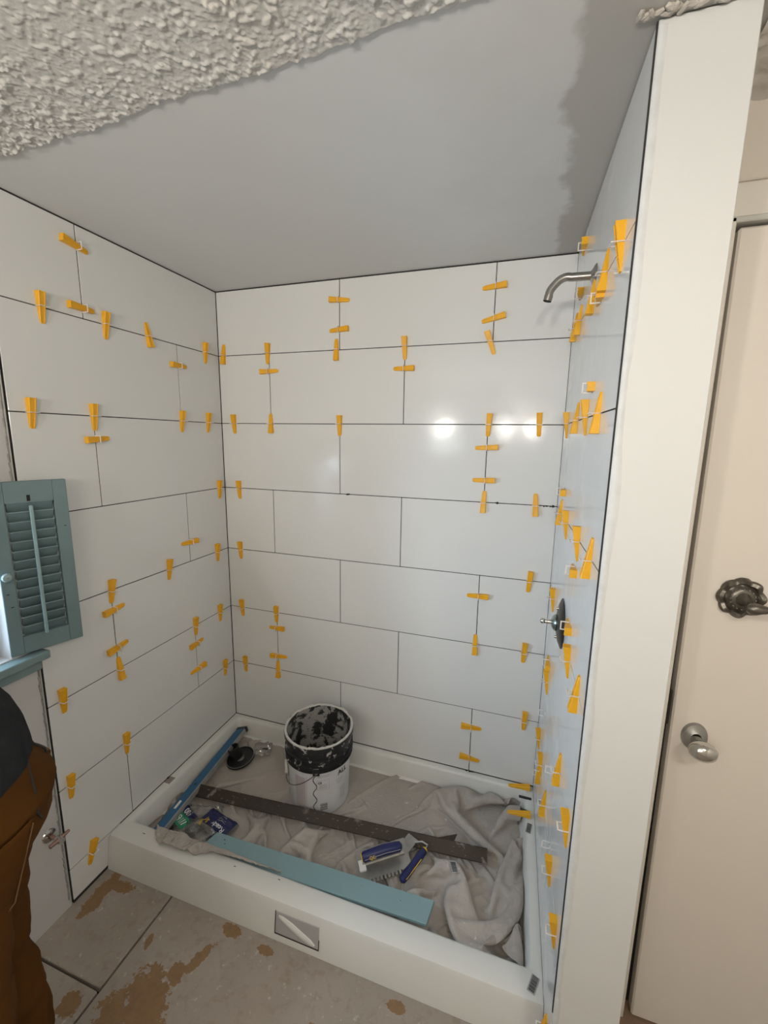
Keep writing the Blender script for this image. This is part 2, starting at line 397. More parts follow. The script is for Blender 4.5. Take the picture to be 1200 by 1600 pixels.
# mortar crumbs squeezed out of joints
def crumb(parent, c, ax, n=7, w_=.012):
    bm = bmesh.new()
    for k in range(n):
        t = random.uniform(-1, 1)*w_; s = random.uniform(.0035, .0060)*(1-abs(t)/w_*.6)
        p = Vector(c)+Vector(ax)*t; bmesh.ops.create_icosphere(bm, subdivisions=1, radius=s, matrix=Matrix.Translation(p+Vector((0, 0, random.uniform(-.002, .001)))))
    link('mortar_crumb', fin(bm, 'mortar_crumb', M_smudge), parent)
crumb(wall_back, (.648, 0, rowz(3)+.001), (1, 0, 0)); crumb(wall_back, (1.292, 0, rowz(3)+.001), (1, 0, 0), 6, .008); crumb(wall_back, (1.468, 0, rowz(3)), (1, 0, 0), 9, .014)
crumb(wall_back, (1.243, -.002, rowz(7)-.001), (1, 0, 0), 12, .022); crumb(wall_left, (0, -.47, rowz(7)), (0, 1, 0), 5, .01)
crumb(wall_back, (1.5, -.004, rowz(3)), (1, 0, 0), 5, .01)

# left wall beyond the tiles, with the window opening
WY0, WY1, WZ0, WZ1 = -1.56, -.968, ZO-1.325, ZO-.795
def wbox(parent, a, b, m, name='wallboard'): return box_obj(name, a, b, m, parent)
wbox(wall_left, (-.10, -.968, 0), (-.004, YE-.005, CZ+.01), M_lwall)
wbox(wall_left, (-.10, -3.1, 0), (-.004, WY0, CZ+.01), M_lwall)
wbox(wall_left, (-.10, WY0, 0), (-.004, WY1, WZ0), M_lwall)
wbox(wall_left, (-.10, WY0, WZ1), (-.004, WY1, CZ+.01), M_lwall)
tr = struct(empty('trim_1'))
box_obj('edge_strip', (-.006, YE-.0085, .01), (.0004, YE-.006, CZ-.004), M_jamb, tr)
box_obj('dark_joint', (-.006, YE-.0062, .01), (-.0035, YE+.0005, CZ-.004), M_gap, tr)
bm = bmesh.new()
for k in range(90):
    z = .03+k*.0245; add_tube(bm, [(-.003, YE-.011+random.uniform(-.001, .001), z), (-.003, YE-.012+random.uniform(-.002, .002), z+.0246)], random.uniform(.001, .0030), 5)
link('caulk_bead', fin(bm, 'caulk_bead', plain('grey_caulk', (.30, .29, .28), .7, var=.3, scale=50)), tr)
win = struct(empty('window_1'))
for nm, a, b in [('frame_rail', (-.10, WY0, WZ0), (-.06, WY1, WZ0+.035)), ('frame_rail', (-.10, WY0, WZ1-.035), (-.06, WY1, WZ1)),
                 ('frame_stile', (-.10, WY0, WZ0), (-.06, WY0+.035, WZ1)), ('frame_stile', (-.10, WY1-.035, WZ0), (-.06, WY1, WZ1)),
                 ('muntin', (-.09, WY0, (WZ0+WZ1)/2-.01), (-.07, WY1, (WZ0+WZ1)/2+.01))]:
    box_obj(nm, a, b, M_white, win, .003)
box_obj('pane', (-.083, WY0+.03, WZ0+.03), (-.079, WY1-.03, WZ1-.03), M_glass, win)
sillm = plain('blue_green_sill_paint', (.20, .28, .28), .4, var=.2, scale=20)
box_obj('window_sill', (-.06, WY0-.05, WZ0-.028), (.035, -.888, WZ0-.003), sillm, win, .004, 2)
box_obj('window_apron', (-.003, WY0-.04, WZ0-.062), (.014, -.902, WZ0-.028), sillm, win, .003)

# partition: end face towards the room, door wall beyond
PX1 = 1.667
wall_part = struct(empty('wall_partition'))
bm = bmesh.new()
vs = [(1.553, 0), (1.5475, YF), (PX1, YF), (PX1, .02), (1.553, .02)]
def prism(bm, poly, z0, z1):
    a = [bm.verts.new((x, y, z0)) for x, y in poly]; b = [bm.verts.new((x, y, z1)) for x, y in poly]
    n = len(poly); bm.faces.new(a[::-1]); bm.faces.new(b)
    for i in range(n): bm.faces.new((a[i], a[(i+1) % n], b[(i+1) % n], b[i]))
prism(bm, [(1.5475, YF+.001), (PX1, YF+.001), (PX1, .02), (1.56, .02)], 0, CZ+.01)
link('stud_wall', fin(bm, 'stud_wall', M_post), wall_part)
x0 = WR-YF*SLR
box_obj('arris_gap', (x0-.0002, YF-.001, .28), (x0+.0030, YF+.004, CZ-.002), M_gap, wall_part)
box_obj('end_board', (x0+.0022, YF-.004, .0), (PX1, YF+.012, CZ-.001), M_post, wall_part, .0015)
# ragged strip of filler along the left arris of the end board
zz = np.linspace(.01, CZ-.01, 520); wl = .004+.016*fbm(zz, zz*0, 6, 4, 61)*fbm(zz, zz*0, 1.3, 2, 62)*2
jg = .0016*fbm(zz, zz*0, 25, 3, 64)
Xf = np.stack([x0+.0018+jg, x0+.0034+jg, x0+.0045+wl*.6, x0+.0055+wl], 0); Zf = np.stack([zz]*4, 0)
Yf = np.stack([YF-.0038+0*zz, YF-.0052+0*zz, YF-.0050-.0006*fbm(zz, zz*0, 60, 2, 63), YF-.0041+0*zz], 0)
grid_obj('filler_strip', Xf, Yf, Zf, paint('filler_white', (.70, .71, .71), .25, 40), wall_part)
wall_door = struct(empty('wall_door'))
DY = -.617; DX0, DX1 = 1.757, 2.47; DZT = ZO-.238
box_obj('wallboard', (PX1, DY-.004, DZT+.012), (2.8, DY+.09, CZ+.01), M_wall, wall_door)
box_obj('wallboard', (DX1+.02, DY-.004, 0), (2.8, DY+.09, DZT+.012), M_wall, wall_door)
box_obj('wallboard', (PX1, DY-.004, 0), (DX0-.022, DY+.09, DZT+.012), M_wall, wall_door)
box_obj('head_board', (PX1, DY-.012, ZO-.165), (2.8, DY-.004, CZ-.001), paint('warm_wall_paint', (.64, .585, .51)), wall_door, .002)
door = struct(empty('door_1'))
box_obj('frame_jamb', (DX0-.022, DY-.010, 0), (DX0-.006, DY+.04, DZT+.010), M_wall, door, .002)
box_obj('frame_jamb', (DX1+.006, DY-.010, 0), (DX1+.02, DY+.04, DZT+.010), M_jamb, door, .002)
box_obj('frame_head', (DX0-.022, DY-.010, DZT), (DX1+.02, DY+.04, DZT+.011), M_jamb, door, .002)
box_obj('dark_backing', (DX0-.022, DY+.036, 0), (DX1+.02, DY+.05, DZT+.01), M_gap, door)  # dark sheet across the whole opening behind the leaf
bm = bmesh.new(); prism(bm, [(0, 0), (DX1-DX0, 0), (DX1-DX0, .034), (0, .034)], .018, DZT-.006)
for v in bm.verts:
    if v.co.x < .1: v.co.x += .012*(1-v.co.z/2.04)+.003
o = link('door_leaf', fin(bm, 'door_leaf', M_door), door, loc=(DX0, DY, 0))
o.modifiers.new('b', 'BEVEL').width = .004
box_obj('hinge', (DX0-.004, DY-.006, ZO-1.35), (DX0+.002, DY-.001, ZO-1.26), M_dark, door, .001)
th = box_obj('threshold', (PX1+.0, DY-.03, 0), (2.6, DY+.06, .014), plain('worn_wood_threshold', (.22, .14, .09), .7, var=.4, scale=15, bump=.3), door, .004)
box_obj('frame_chip', (PX1+.001, DY-.10, 0), (PX1+.03, DY-.03, .03), M_smudge, wall_door, .006)

# rear wall with an unseen window added for fill, wall on the far right
wall_rear = struct(empty('wall_rear')); wall_side = struct(empty('wall_side'))
RX0, RX1, RZ0, RZ1 = .32, .78, ZO-.84, ZO-.48
box_obj('wallboard', (-.1, -3.1, 0), (RX0, -3.0, CZ+.01), M_wall, wall_rear); box_obj('wallboard', (RX1, -3.1, 0), (2.8, -3.0, CZ+.01), M_wall, wall_rear)
box_obj('wallboard', (RX0, -3.1, 0), (RX1, -3.0, RZ0), M_wall, wall_rear); box_obj('wallboard', (RX0, -3.1, RZ1), (RX1, -3.0, CZ+.01), M_wall, wall_rear)
box_obj('wallboard', (2.7, -3.1, 0), (2.8, .05, CZ+.01), M_wall, wall_side)
w2 = struct(empty('added_window'))
for nm, a, b in [('frame_rail', (RX0, -3.06, RZ0), (RX1, -3.02, RZ0+.04)), ('frame_rail', (RX0, -3.06, RZ1-.04), (RX1, -3.02, RZ1)),
                 ('frame_stile', (RX0, -3.06, RZ0), (RX0+.04, -3.02, RZ1)), ('frame_stile', (RX1-.04, -3.06, RZ0), (RX1, -3.02, RZ1)),
                 ('muntin', (RX0, -3.05, (RZ0+RZ1)/2-.015), (RX1, -3.03, (RZ0+RZ1)/2+.015))]:
    box_obj(nm, a, b, M_white, w2, .003)
box_obj('pane', (RX0+.03, -3.045, RZ0+.03), (RX1-.03, -3.041, RZ1-.03), M_glass, w2)
vb = empty('added_wall_lamp', (1.09, -3.0, ZO-.60)); tag(vb, 'added unseen bar wall lamp with three small glowing bulbs on the rear wall', 'lamp')  # unseen lamp added to give the highlights on the tiles
bm = bmesh.new(); add_box(bm, (-.58, 0, -.04), (.58, .03, .04), .01); link('lamp_bar', fin(bm, 'lamp_bar', M_nickel), vb)
for x in (-.53, .11, .37):
    bm = bmesh.new(); add_lathe(bm, [(.030, .0), (.036, .03), (.034, .04)], 20, Matrix.Translation((x, .03, 0)) @ Matrix.Rotation(R(-90), 4, 'X')); link('socket', fin(bm, 'socket', M_nickel, True), vb)
    bm = bmesh.new(); bmesh.ops.create_uvsphere(bm, u_segments=24, v_segments=14, radius=.024, matrix=Matrix.Translation((x, .085, -.012))); link('globe', fin(bm, 'globe', M_globe, True), vb)
cl = empty('added_ceiling_lamp', (2.05, -2.0, CZ)); tag(cl, 'added unseen round flush ceiling lamp with frosted glass behind the camera', 'lamp')  # unseen lamp added to brighten the door and post
bm = bmesh.new(); add_lathe(bm, [(.001, -.03), (.12, -.03), (.16, -.02), (.165, 0)], 32, cap0=True); link('lamp_base', fin(bm, 'lamp_base', M_white, True), cl)
bm = bmesh.new(); add_lathe(bm, [(.001, -.09), (.07, -.083), (.12, -.062), (.145, -.028)], 32, cap0=True); link('lamp_glass', fin(bm, 'lamp_glass', M_lamp, True), cl)

# ------------------------------------------------------------------ shower pan
def make_pan():
    bm = bmesh.new()
    X0, X1, Y0, Y1 = .0005, WR-.0005, -.742, -.0005
    RZ = ZO-2.147; FZ_ = ZO-2.240
    def ring(x0, x1, y0, y1, z, r, n=6, xr=None):
        vs = []
        for cx, cy, a0 in ((x1-r, y1-r, 0), (x0+r, y1-r, 90), (x0+r, y0+r, 180), (x1-r, y0+r, 270)):
            for k in range(n+1):
                a = R(a0+90*k/n); vs.append(bm.verts.new((cx+r*math.cos(a), cy+r*math.sin(a), z)))
        return vs
    rings = [ring(X0, X1, Y0-.026, Y1, .001, .001), ring(X0, X1, Y0-.010, Y1, RZ-.014, .001), ring(X0, X1, Y0-.005, Y1, RZ-.004, .002), ring(X0, X1, Y0+.004, Y1, RZ, .003),
             ring(X0+.026, X1-.026, Y0+.060, Y1-.018, RZ, .015), ring(X0+.031, X1-.031, Y0+.067, Y1-.023, RZ-.004, .018), ring(X0+.036, X1-.036, Y0+.071, Y1-.028, RZ-.014, .02),
             ring(X0+.047, X1-.047, Y0+.080, Y1-.040, FZ_+.012, .026), ring(X0+.058, X1-.058, Y0+.09, Y1-.052, FZ_+.002, .03), ring(X0+.11, X1-.11, Y0+.14, Y1-.10, FZ_, .03)]
    for a, b in zip(rings, rings[1:]):
        n = len(a)
        for k in range(n): bm.faces.new((a[k], a[(k+1) % n], b[(k+1) % n], b[k]))
    bm.faces.new(rings[-1]); bm.faces.new(rings[0][::-1])
    for v in bm.verts:   # the right edge follows the out-of-square wall
        if v.co.x > 1.2: v.co.x += -v.co.y*SLR*min(1, (v.co.x-1.2)/.2)
    me = fin(bm, 'basin', M_pan, True)
    return me
pan = empty('shower_pan', (0, 0, 0)); tag(pan, 'white acrylic shower pan with raised front curb on the stained subfloor', 'shower pan')
po = link('basin', make_pan(), pan)
# small recessed plate in the curb face, with a white smear of sealant
cm = Matrix.Translation((.7955, -.7598, ZO-2.215))
tilt = Matrix.Rotation(R(-7.7), 4, 'X')
bm = bmesh.new(); add_box(bm, (-.077, -.0015, -.036), (.077, .004, .036), .001, cm @ tilt); link('recess_plate', fin(bm, 'recess_plate', plain('grey_plate', (.40, .39, .385), .45, var=.12, scale=30)), pan)
bm = bmesh.new(); add_box(bm, (-.079, -.0022, -.039), (.079, -.0008, -.036), 0, cm @ tilt); add_box(bm, (-.079, -.0022, -.039), (-.0765, -.0008, .038), 0, cm @ tilt); add_box(bm, (.077, -.0022, -.039), (.079, -.0008, -.004), 0, cm @ tilt)
link('recess_border', fin(bm, 'recess_border', M_gap), pan)  # dark strips along the plate's left, bottom and lower right edges
bm = bmesh.new(); add_tube(bm, [(-.066, 0, .024), (-.05, 0, .018), (-.02, 0, .006), (.02, 0, -.012), (.05, 0, -.023), (.064, 0, -.028)], [.004, .009, .012, .012, .010, .004], 10, flat=None)
bm.transform(cm @ tilt @ Matrix.Diagonal((1, .35, 1, 1)) @ Matrix.Translation((0, -.004, 0))); link('sealant_smear', fin(bm, 'sealant_smear', M_white, True), pan)
def sticker(parent, loc, rz, sx, sy, tiltm=None, bars=9, mat=M_stick, name='barcode_sticker'):
    bm = bmesh.new(); add_box(bm, (-sx/2, -sy/2, 0), (sx/2, sy/2, .0006)); m = Matrix.Translation(loc) @ Matrix.Rotation(rz, 4, 'Z') @ (tiltm or Matrix.Identity(4)); bm.transform(m)
    o = link(name, fin(bm, name, mat), parent)
    if bars:
        bm = bmesh.new(); x = -sx*.42
        while x < sx*.42:
            wd = random.choice([.0008, .0014, .002])*sx/.04; add_box(bm, (x, -sy*.36, .0006), (x+wd, sy*.36, .0011)); x += wd+random.choice([.0009, .0016])*sx/.04
        bm.transform(m); link('barcode_bars', fin(bm, 'barcode_bars', M_ink), o)
    return o
# barcode stickers and tapes on the pan rim
sticker(pan, (1.502, -.712, ZO-2.1465), R(70), .045, .022)
sticker(pan, (1.497, -.215, ZO-2.1465), R(80), .045, .020)
sticker(pan, (1.484, -.07, ZO-2.1475), R(0), .05, .014, bars=5, mat=M_ink, name='tape_strip')
sticker(pan, (1.482, -.135, ZO-2.1475), R(-8), .035, .012, bars=0, mat=M_ink, name='tape_strip')
sticker(pan, (.016, -.475, ZO-2.1465), R(90), .035, .028, bars=0, mat=M_tape, name='tape_strip')
for x, y, s in [(.12, -.705, .006), (.52, -.70, .004), (.69, -.69, .004)]:
    bm = bmesh.new(); add_box(bm, (x-s, y-.001, ZO-2.1472), (x+s, y+.001, ZO-2.1466), 0); link('scratch', fin(bm, 'scratch', M_smudge), pan)

# ------------------------------------------------------------------ drop cloth
def seg_d(X, Y, pts):
    d = np.full_like(X, 9.)
    for (ax, ay), (bx, by) in zip(pts, pts[1:]):
        vx, vy = bx-ax, by-ay; t = np.clip(((X-ax)*vx+(Y-ay)*vy)/(vx*vx+vy*vy+1e-9), 0, 1)
        d = np.minimum(d, np.hypot(X-ax-t*vx, Y-ay-t*vy))
    return d
CB = ZO-2.237                    # underside of the cloth on the pan floor
def cloth_cap(X, Y):
    """how high the cloth may rise: the things lying on it press it down"""
    c = np.full_like(X, .078)
    def press(d, r, h): return h+np.maximum(0, d-r)*1.6
    c = np.minimum(c, press(np.hypot(X-.615, Y+.235), .132, .004))
    c = np.minimum(c, press(seg_d(X, Y, [(.102, -.437), (1.352, -.338)]), .026, .022))
    c = np.minimum(c, press(seg_d(X, Y, [(.125, -.672), (.078, -.050)]), .032, .004))
    c = np.minimum(c, press(seg_d(X, Y, [(.36, -.640), (1.195, -.614)]), .040, .054))
    c = np.minimum(c, press(np.hypot(X-.168, Y+.195), .07, .008))
    c = np.minimum(c, press(seg_d(X, Y, [(.92, -.53), (1.06, -.45)]), .055, .050))
    c = np.minimum(c, press(seg_d(X, Y, [(1.076, -.535), (1.138, -.392)]), .016, .040))
    c = np.minimum(c, press(seg_d(X, Y, [(.12, -.56), (.35, -.53)]), .06, .006))
    c = np.minimum(c, press(np.hypot(X-.238, Y+.115), .05, .006))
    return c
def sim_cloth(nx, ny, iters, P=None, grav=.00004, seed=5, bk=.3, more=1.0, kick=0, kf=14):
    X0, X1, Y0, Y1 = .060, 1.470, -.655, -.055
    r_ = np.random.default_rng(seed)
    u, v = np.meshgrid(np.linspace(0, 1, nx), np.linspace(0, 1, ny))
    x = X0+(X1-X0)*u; y = Y0+(Y1-Y0)*v
    def sm(a, b, t): t = np.clip((t-a)/(b-a), 0, 1); return t*t*(3-2*t)
    rt = sm(.95, 1.30, x); fr = sm(-.28, -.46, y); flatm = np.exp(-((x-.98)/.17)**2-((y+.18)/.12)**2)
    ex = 1.035+.22*rt+.17*fr*sm(.2, .4, x); ey = 1.035+.26*rt+.12*fr
    ex = 1+(ex-1)*more; ey = 1+(ey-1)*more; ex -= (ex-1.01)*flatm*.9; ey -= (ey-1.01)*flatm*.9
    dx = (X1-X0)/(nx-1); dy = (Y1-Y0)/(ny-1)
    z = np.zeros_like(x)
    for f, a in ((3.5, .020), (7, .018), (14, .008)):
        th = r_.random()*6
        z += a*(fbm(x, y, f, 1, int(f)+seed)-.35)*2*(.25+rt+fr*.8)
    if P is None: P = np.stack([x, y, np.maximum(z, 0)], -1)
    else:   # refine a coarser result
        n0, m0 = P.shape[:2]; i = np.linspace(0, n0-1, ny); j = np.linspace(0, m0-1, nx); i0 = np.minimum(i.astype(int), n0-2); j0 = np.minimum(j.astype(int), m0-2)
        fi = (i-i0)[:, None, None]; fj = (j-j0)[None, :, None]
        P = (P[i0][:, j0]*(1-fi)+P[i0+1][:, j0]*fi)*(1-fj)+(P[i0][:, j0+1]*(1-fi)+P[i0+1][:, j0+1]*fi)*fj
    if kick: P[..., 2] += kick*fbm(P[..., 0], P[..., 1], kf, 2, 77+nx)*(.2+rt+fr*.8)
    V = np.zeros_like(P)
    bx = np.stack([x, y], -1)
    def con(P, L, di, dj, k, lo=False):
        """distance constraints between grid points (i,j) and (i+di,j+dj), red-black passes"""
        n = max(abs(di), abs(dj))
        for c in range(2):
            if dj and not di:   # along x
                idx = (np.arange(nx-dj)//n) % 2 == c; a = np.s_[:, np.nonzero(idx)[0]]; b = np.s_[:, np.nonzero(idx)[0]+dj]; Lc = L[:, np.nonzero(idx)[0]]
            elif di and not dj:
                idx = (np.arange(ny-di)//n) % 2 == c; a = np.s_[np.nonzero(idx)[0], :]; b = np.s_[np.nonzero(idx)[0]+di, :]; Lc = L[np.nonzero(idx)[0], :]
            else:
                ii = np.nonzero((np.arange(ny-1)) % 2 == c)[0]
                if dj > 0: a = np.ix_(ii, np.arange(nx-1)); b = np.ix_(ii+1, np.arange(1, nx))
                else: a = np.ix_(ii, np.arange(1, nx)); b = np.ix_(ii+1, np.arange(nx-1))
                Lc = L[np.ix_(ii, np.arange(nx-1))]
            d = P[b]-P[a]; l = np.sqrt((d*d).sum(-1))+1e-9; e = (l-Lc)/l
            if lo: e = np.minimum(e, 0)
            e = (k*.5*e)[..., None]*d; P[a] += e; P[b] -= e
    Lx = dx*.5*(ex[:, 1:]+ex[:, :-1]); Ly = dy*.5*(ey[1:]+ey[:-1])
    def bend(L, ax, n):
        c = np.cumsum(np.concatenate([np.zeros_like(L.take([0], ax)), L], ax), ax)
        return (c.take(range(n, c.shape[ax]), ax)-c.take(range(0, c.shape[ax]-n), ax))
    B2x, B2y = bend(Lx, 1, 2), bend(Ly, 0, 2); B4x, B4y = bend(Lx, 1, 4), bend(Ly, 0, 4)
    lx = Lx[:-1]; ly = Ly[:, :-1]; Ld = np.sqrt(lx**2+ly**2)
    XB, YB = (X0-.005, X1+.010), (Y0-.012, Y1+.010)
    G = .010*(.3+.7*rt+.4*fr)*fbm(x, y, 7, 2, 91)
    cap = cloth_cap
    for it in range(iters):
        old = P.copy()
        V[..., 2] -= grav
        P += V
        con(P, Lx, 0, 1, .9); con(P, Ly, 1, 0, .9)
        con(P, Ld, 1, 1, .25); con(P, Ld, 1, -1, .25)
        con(P, B2x, 0, 2, bk, True); con(P, B2y, 2, 0, bk, True)
        con(P, B4x, 0, 4, bk*.5, True); con(P, B4y, 4, 0, bk*.5, True)
        con(P, Lx, 0, 1, .9); con(P, Ly, 1, 0, .9)
        P[..., 0] = np.clip(P[..., 0], *XB); P[..., 1] = np.clip(P[..., 1], *YB)
        low = P[..., 2] < G; P[..., 2] = np.maximum(P[..., 2], G)
        P[..., 2] = np.maximum(np.minimum(P[..., 2], cap(P[..., 0], P[..., 1])), G*.0)
        # stickiness on the floor
        P[..., :2] = np.where(low[..., None], old[..., :2]*.6+P[..., :2]*.4, P[..., :2])
        V = (P-old)*.88
        V = np.clip(V, -.002, .002)
    return P

CP = sim_cloth(72, 34, 90, None, .00003, bk=.5, more=.75)
CP = sim_cloth(143, 67, 90, CP, .00004, bk=.30, more=1.25, kick=.012, kf=16)
CP = sim_cloth(285, 133, 50, CP, .00005, bk=.14, more=1.55, kick=.007, kf=30)
def inpoly(X, Y, P):
    c = np.zeros(X.shape, bool)
    for (x1, y1), (x2, y2) in zip(P, P[1:]+P[:1]):
        c ^= ((y1 > Y) != (y2 > Y)) & (X < (x2-x1)*(Y-y1)/(y2-y1+1e-12)+x1)
    return c
cloth = grid_obj('drop_cloth', CP[..., 0], CP[..., 1], CP[..., 2]+CB, M_cloth)
tag(cloth, 'crumpled beige canvas drop cloth spread inside the white shower pan', 'drop cloth')
# the flap that lies over the curb at the left end
X, Y = np.meshgrid(np.linspace(.10, .70, 200), np.linspace(-.735, -.60, 60))
flapP = [(.125, -.615), (.135, -.655), (.165, -.70), (.215, -.728), (.26, -.722), (.36, -.716), (.42, -.690), (.50, -.682), (.62, -.676), (.68, -.668), (.68, -.615)]
t = np.clip((-.635-Y)/.035, 0, 1); t = t*t*(3-2*t)
wr = fbm(X+.3*Y, Y*.5-.3*X, 24, 3, 28, True)
hh = (ZO-2.222)*(1-t)+(ZO-2.1445)*t+.014*np.clip(wr-.45, 0, 1)*2*np.clip((.60-X)/.25, .2, 1)+.003*fbm(X, Y, 60, 2, 29)
wob = .007*(fbm(X, Y, 25, 3, 41)-.5)*2
fo = grid_obj('cloth_flap', X, Y, hh, M_cloth, cloth, inpoly(X+wob, Y+wob, flapP))
sd = fo.modifiers.new('thick', 'SOLIDIFY'); sd.thickness = .0018; sd.offset = 1
sb = cloth.modifiers.new('sub', 'SUBSURF'); sb.levels = 1; sb.render_levels = 1
_cz = {}
def hz(x, y, r=.02):
    d = np.hypot(CP[..., 0]-x, CP[..., 1]-y) < r
    return CB+float(CP[..., 2][d].max())
stk = sticker(cloth, (1.243, -.437, hz(1.243, -.437)+.001), R(112), .042, .026, Matrix.Rotation(R(10), 4, 'X'))

# ------------------------------------------------------------------ tile levelling clips
def wedge_mesh():
    bm = bmesh.new(); n = 12; Lw = .088
    def zt(t): return .0185-.0150*t
    prof = []
    for i in range(n+1):
        t = i/n; w_ = .0105-.0028*t
        if i == n: w_ *= .72
        prof.append((-.040+Lw*t, w_, zt(t)))
    R1 = []
    for y, w_, z in prof:
        R1.append([bm.verts.new(p) for p in [(-w_, y, 0), (-w_, y, z-.0012), (-w_+.0012, y, z), (-w_+.0035, y, z), (-w_+.0042, y, z-.0012), (w_-.0042, y, z-.0012), (w_-.0035, y, z), (w_-.0012, y, z), (w_, y, z-.0012), (w_, y, 0)]])
    for a, b in zip(R1, R1[1:]):
        for k in range(len(a)): bm.faces.new((a[k], a[(k+1) % len(a)], b[(k+1) % len(a)], b[k]))
    bm.faces.new(R1[0]); bm.faces.new(R1[-1][::-1])
    for i in range(9):      # grip teeth on the ramp
        t = .22+.07*i; z = zt(t)-.0012; y = -.040+Lw*t; add_box(bm, (-.0055, y-.0014, z-.001), (.0055, y+.0012, z+.0007))
    return fin(bm, 'wedge', M_wedge)
def strap_mesh():
    bm = bmesh.new(); t = .0008; Wd = .0125; Hh = .0235; bar = .0030
    add_box(bm, (-Wd, -t, -.004), (-Wd+bar, t, Hh), .0003); add_box(bm, (Wd-bar, -t, -.004), (Wd, t, Hh), .0003)
    add_box(bm, (-Wd, -t*1.3, Hh-bar*1.1), (Wd, t*1.3, Hh), .0005); add_box(bm, (-Wd, -t, -.004), (Wd, t, .0014), .0002)
    return fin(bm, 'clip_strap', M_clip)
ME_W, ME_S = wedge_mesh(), strap_mesh()
def frame_on(wall, s, z):
    """matrix: local z = out of the wall, local x/y in the wall plane (y up)"""
    if wall == 'back': return Matrix(((1, 0, 0, s), (0, 0, -1, 0), (0, 1, 0, z), (0, 0, 0, 1)))
    if wall == 'left': return Matrix(((0, 0, 1, 0), (1, 0, 0, s), (0, 1, 0, z), (0, 0, 0, 1)))
    return RM @ Matrix(((0, 0, -1, 0), (-1, 0, 0, s), (0, 1, 0, z), (0, 0, 0, 1)))
proto = [None]
def copy_tree(o, parent=None):
    c = o.copy(); COL.objects.link(c); c.parent = parent
    for ch in list(o.children): copy_tree(ch, c)
    return c
TURN = {'up': 180, 'down': 0, 'left': -90, 'right': 90}   # where the thick end points (unturned wedge: thick end down)
def clip(wall, s, z, thick, skew=0, slide=0, label=''):
    if proto[0] is None:
        e = empty('tile_leveling_clip'); link('wedge', ME_W, e); link('clip_strap', ME_S, e); proto[0] = e; first = True
    else: e = copy_tree(proto[0])
    for ch in e.children:
        if ch.name.startswith('wedge'): ch.location = (0, slide, 0); ch.rotation_euler = (0, 0, R(skew))
    e.matrix_world = frame_on(wall, s, z) @ Matrix.Rotation(R(TURN[thick]), 4, 'Z')
    tag(e, label, 'wedge clip', 'yellow tile leveling wedges on the %s wall' % wall)
ORD = ['first', 'second', 'third', 'fourth', 'fifth', 'sixth', 'seventh']
WORD = {'back': 'back wall', 'left': 'left wall', 'right': 'right wall'}
FROM = {'back': 'left corner', 'left': 'back corner', 'right': 'back corner'}
def rows(wall, k, items):
    """wedges standing across horizontal joint k, listed outwards from the corner"""
    for i, it in enumerate(items):
        s, thick = it[0], it[1]; skew = it[2] if len(it) > 2 else random.uniform(-4, 4); sl = it[3] if len(it) > 3 else random.uniform(-.004, .004)
        pos = '%s from %s' % (ORD[i], FROM[wall]) if len(items) > 1 else 'the only one there'
        clip(wall, s, ZO-k*H, thick, skew, sl, 'upright yellow wedge on %s %s horizontal joint, %s' % (WORD[wall], ORD[k-1], pos))
def cols(wall, course, s, items, which=''):
    for i, (fz, thick, *sk) in enumerate(items):
        z = ZO-(course+fz)*H; pos = ('upper' if i == 0 else 'lower') if len(items) > 1 else 'single'
        clip(wall, s, z, thick, sk[0] if sk else random.uniform(-4, 4), sk[1] if len(sk) > 1 else random.uniform(-.004, .004),
             '%s sideways yellow wedge across vertical joint%s of %s %s tile course' % (pos, which, WORD[wall], ORD[course]))
# back wall
rows('back', 1, [(.030, 'down'), (.266, 'up'), (.600, 'down'), (.899, 'up'), (1.233, 'up', 20)])
rows('back', 2, [(.072, 'up'), (.272, 'down'), (.614, 'up'), (1.245, 'up'), (1.429, 'up')])
rows('back', 3, [(.085, 'up'), (1.241, 'down'), (1.438, 'down')])
rows('back', 4, [(.077, 'up'), (1.438, 'up')])
rows('back', 5, [(.072, 'up'), (.270, 'up'), (1.239, 'down'), (1.438, 'up')])
rows('back', 6, [(.077, 'up'), (.271, 'down'), (1.460, 'up')])
cols('back', 0, A, [(.36, 'left'), (.74, 'right')], ' left'); cols('back', 0, A+L, [(.37, 'right', 4), (.73, 'right', 12)], ' right')
cols('back', 1, Bx, [(.25, 'left')], ' left'); cols('back', 1, Bx+L, [(.28, 'right')], ' right')
cols('back', 2, A+L, [(.29, 'right'), (.71, 'right')]); cols('back', 4, A+L, [(.29, 'right')])
cols('back', 5, Bx, [(.26, 'right'), (.75, 'left')]); cols('back', 6, A+L, [(.28, 'left', -2), (.78, 'left', -8)])
# left wall
rows('left', 1, [(-.092, 'up'), (-.397, 'down', 6), (-.571, 'up'), (-.776, 'up')])
rows('left', 2, [(-.097, 'up'), (-.255, 'up'), (-.646, 'up'), (-.838, 'up')])
rows('left', 3, [(-.046, 'up')])
rows('left', 4, [(-.083, 'up'), (-.38, 'up'), (-.645, 'up')])
rows('left', 5, [(-.088, 'up'), (-.254, 'up'), (-.642, 'down'), (-.850, 'up')])
rows('left', 6, [(-.072, 'up'), (-.646, 'up'), (-.859, 'up')])
rows('left', 7, [(-.817, 'up', -14)])
cols('left', 0, -.645, [(.30, 'left', -8, -.012), (.90, 'left', 0, -.010)]); cols('left', 1, -.255, [(.27, 'left')]); cols('left', 2, -.645, [(.25, 'left', 4)])
cols('left', 3, -.255, [(.71, 'right', 0)]); cols('left', 4, -.645, [(.24, 'left', 4), (.72, 'left', 6)]); cols('left', 5, -.255, [(.28, 'left'), (.69, 'right', 4)])
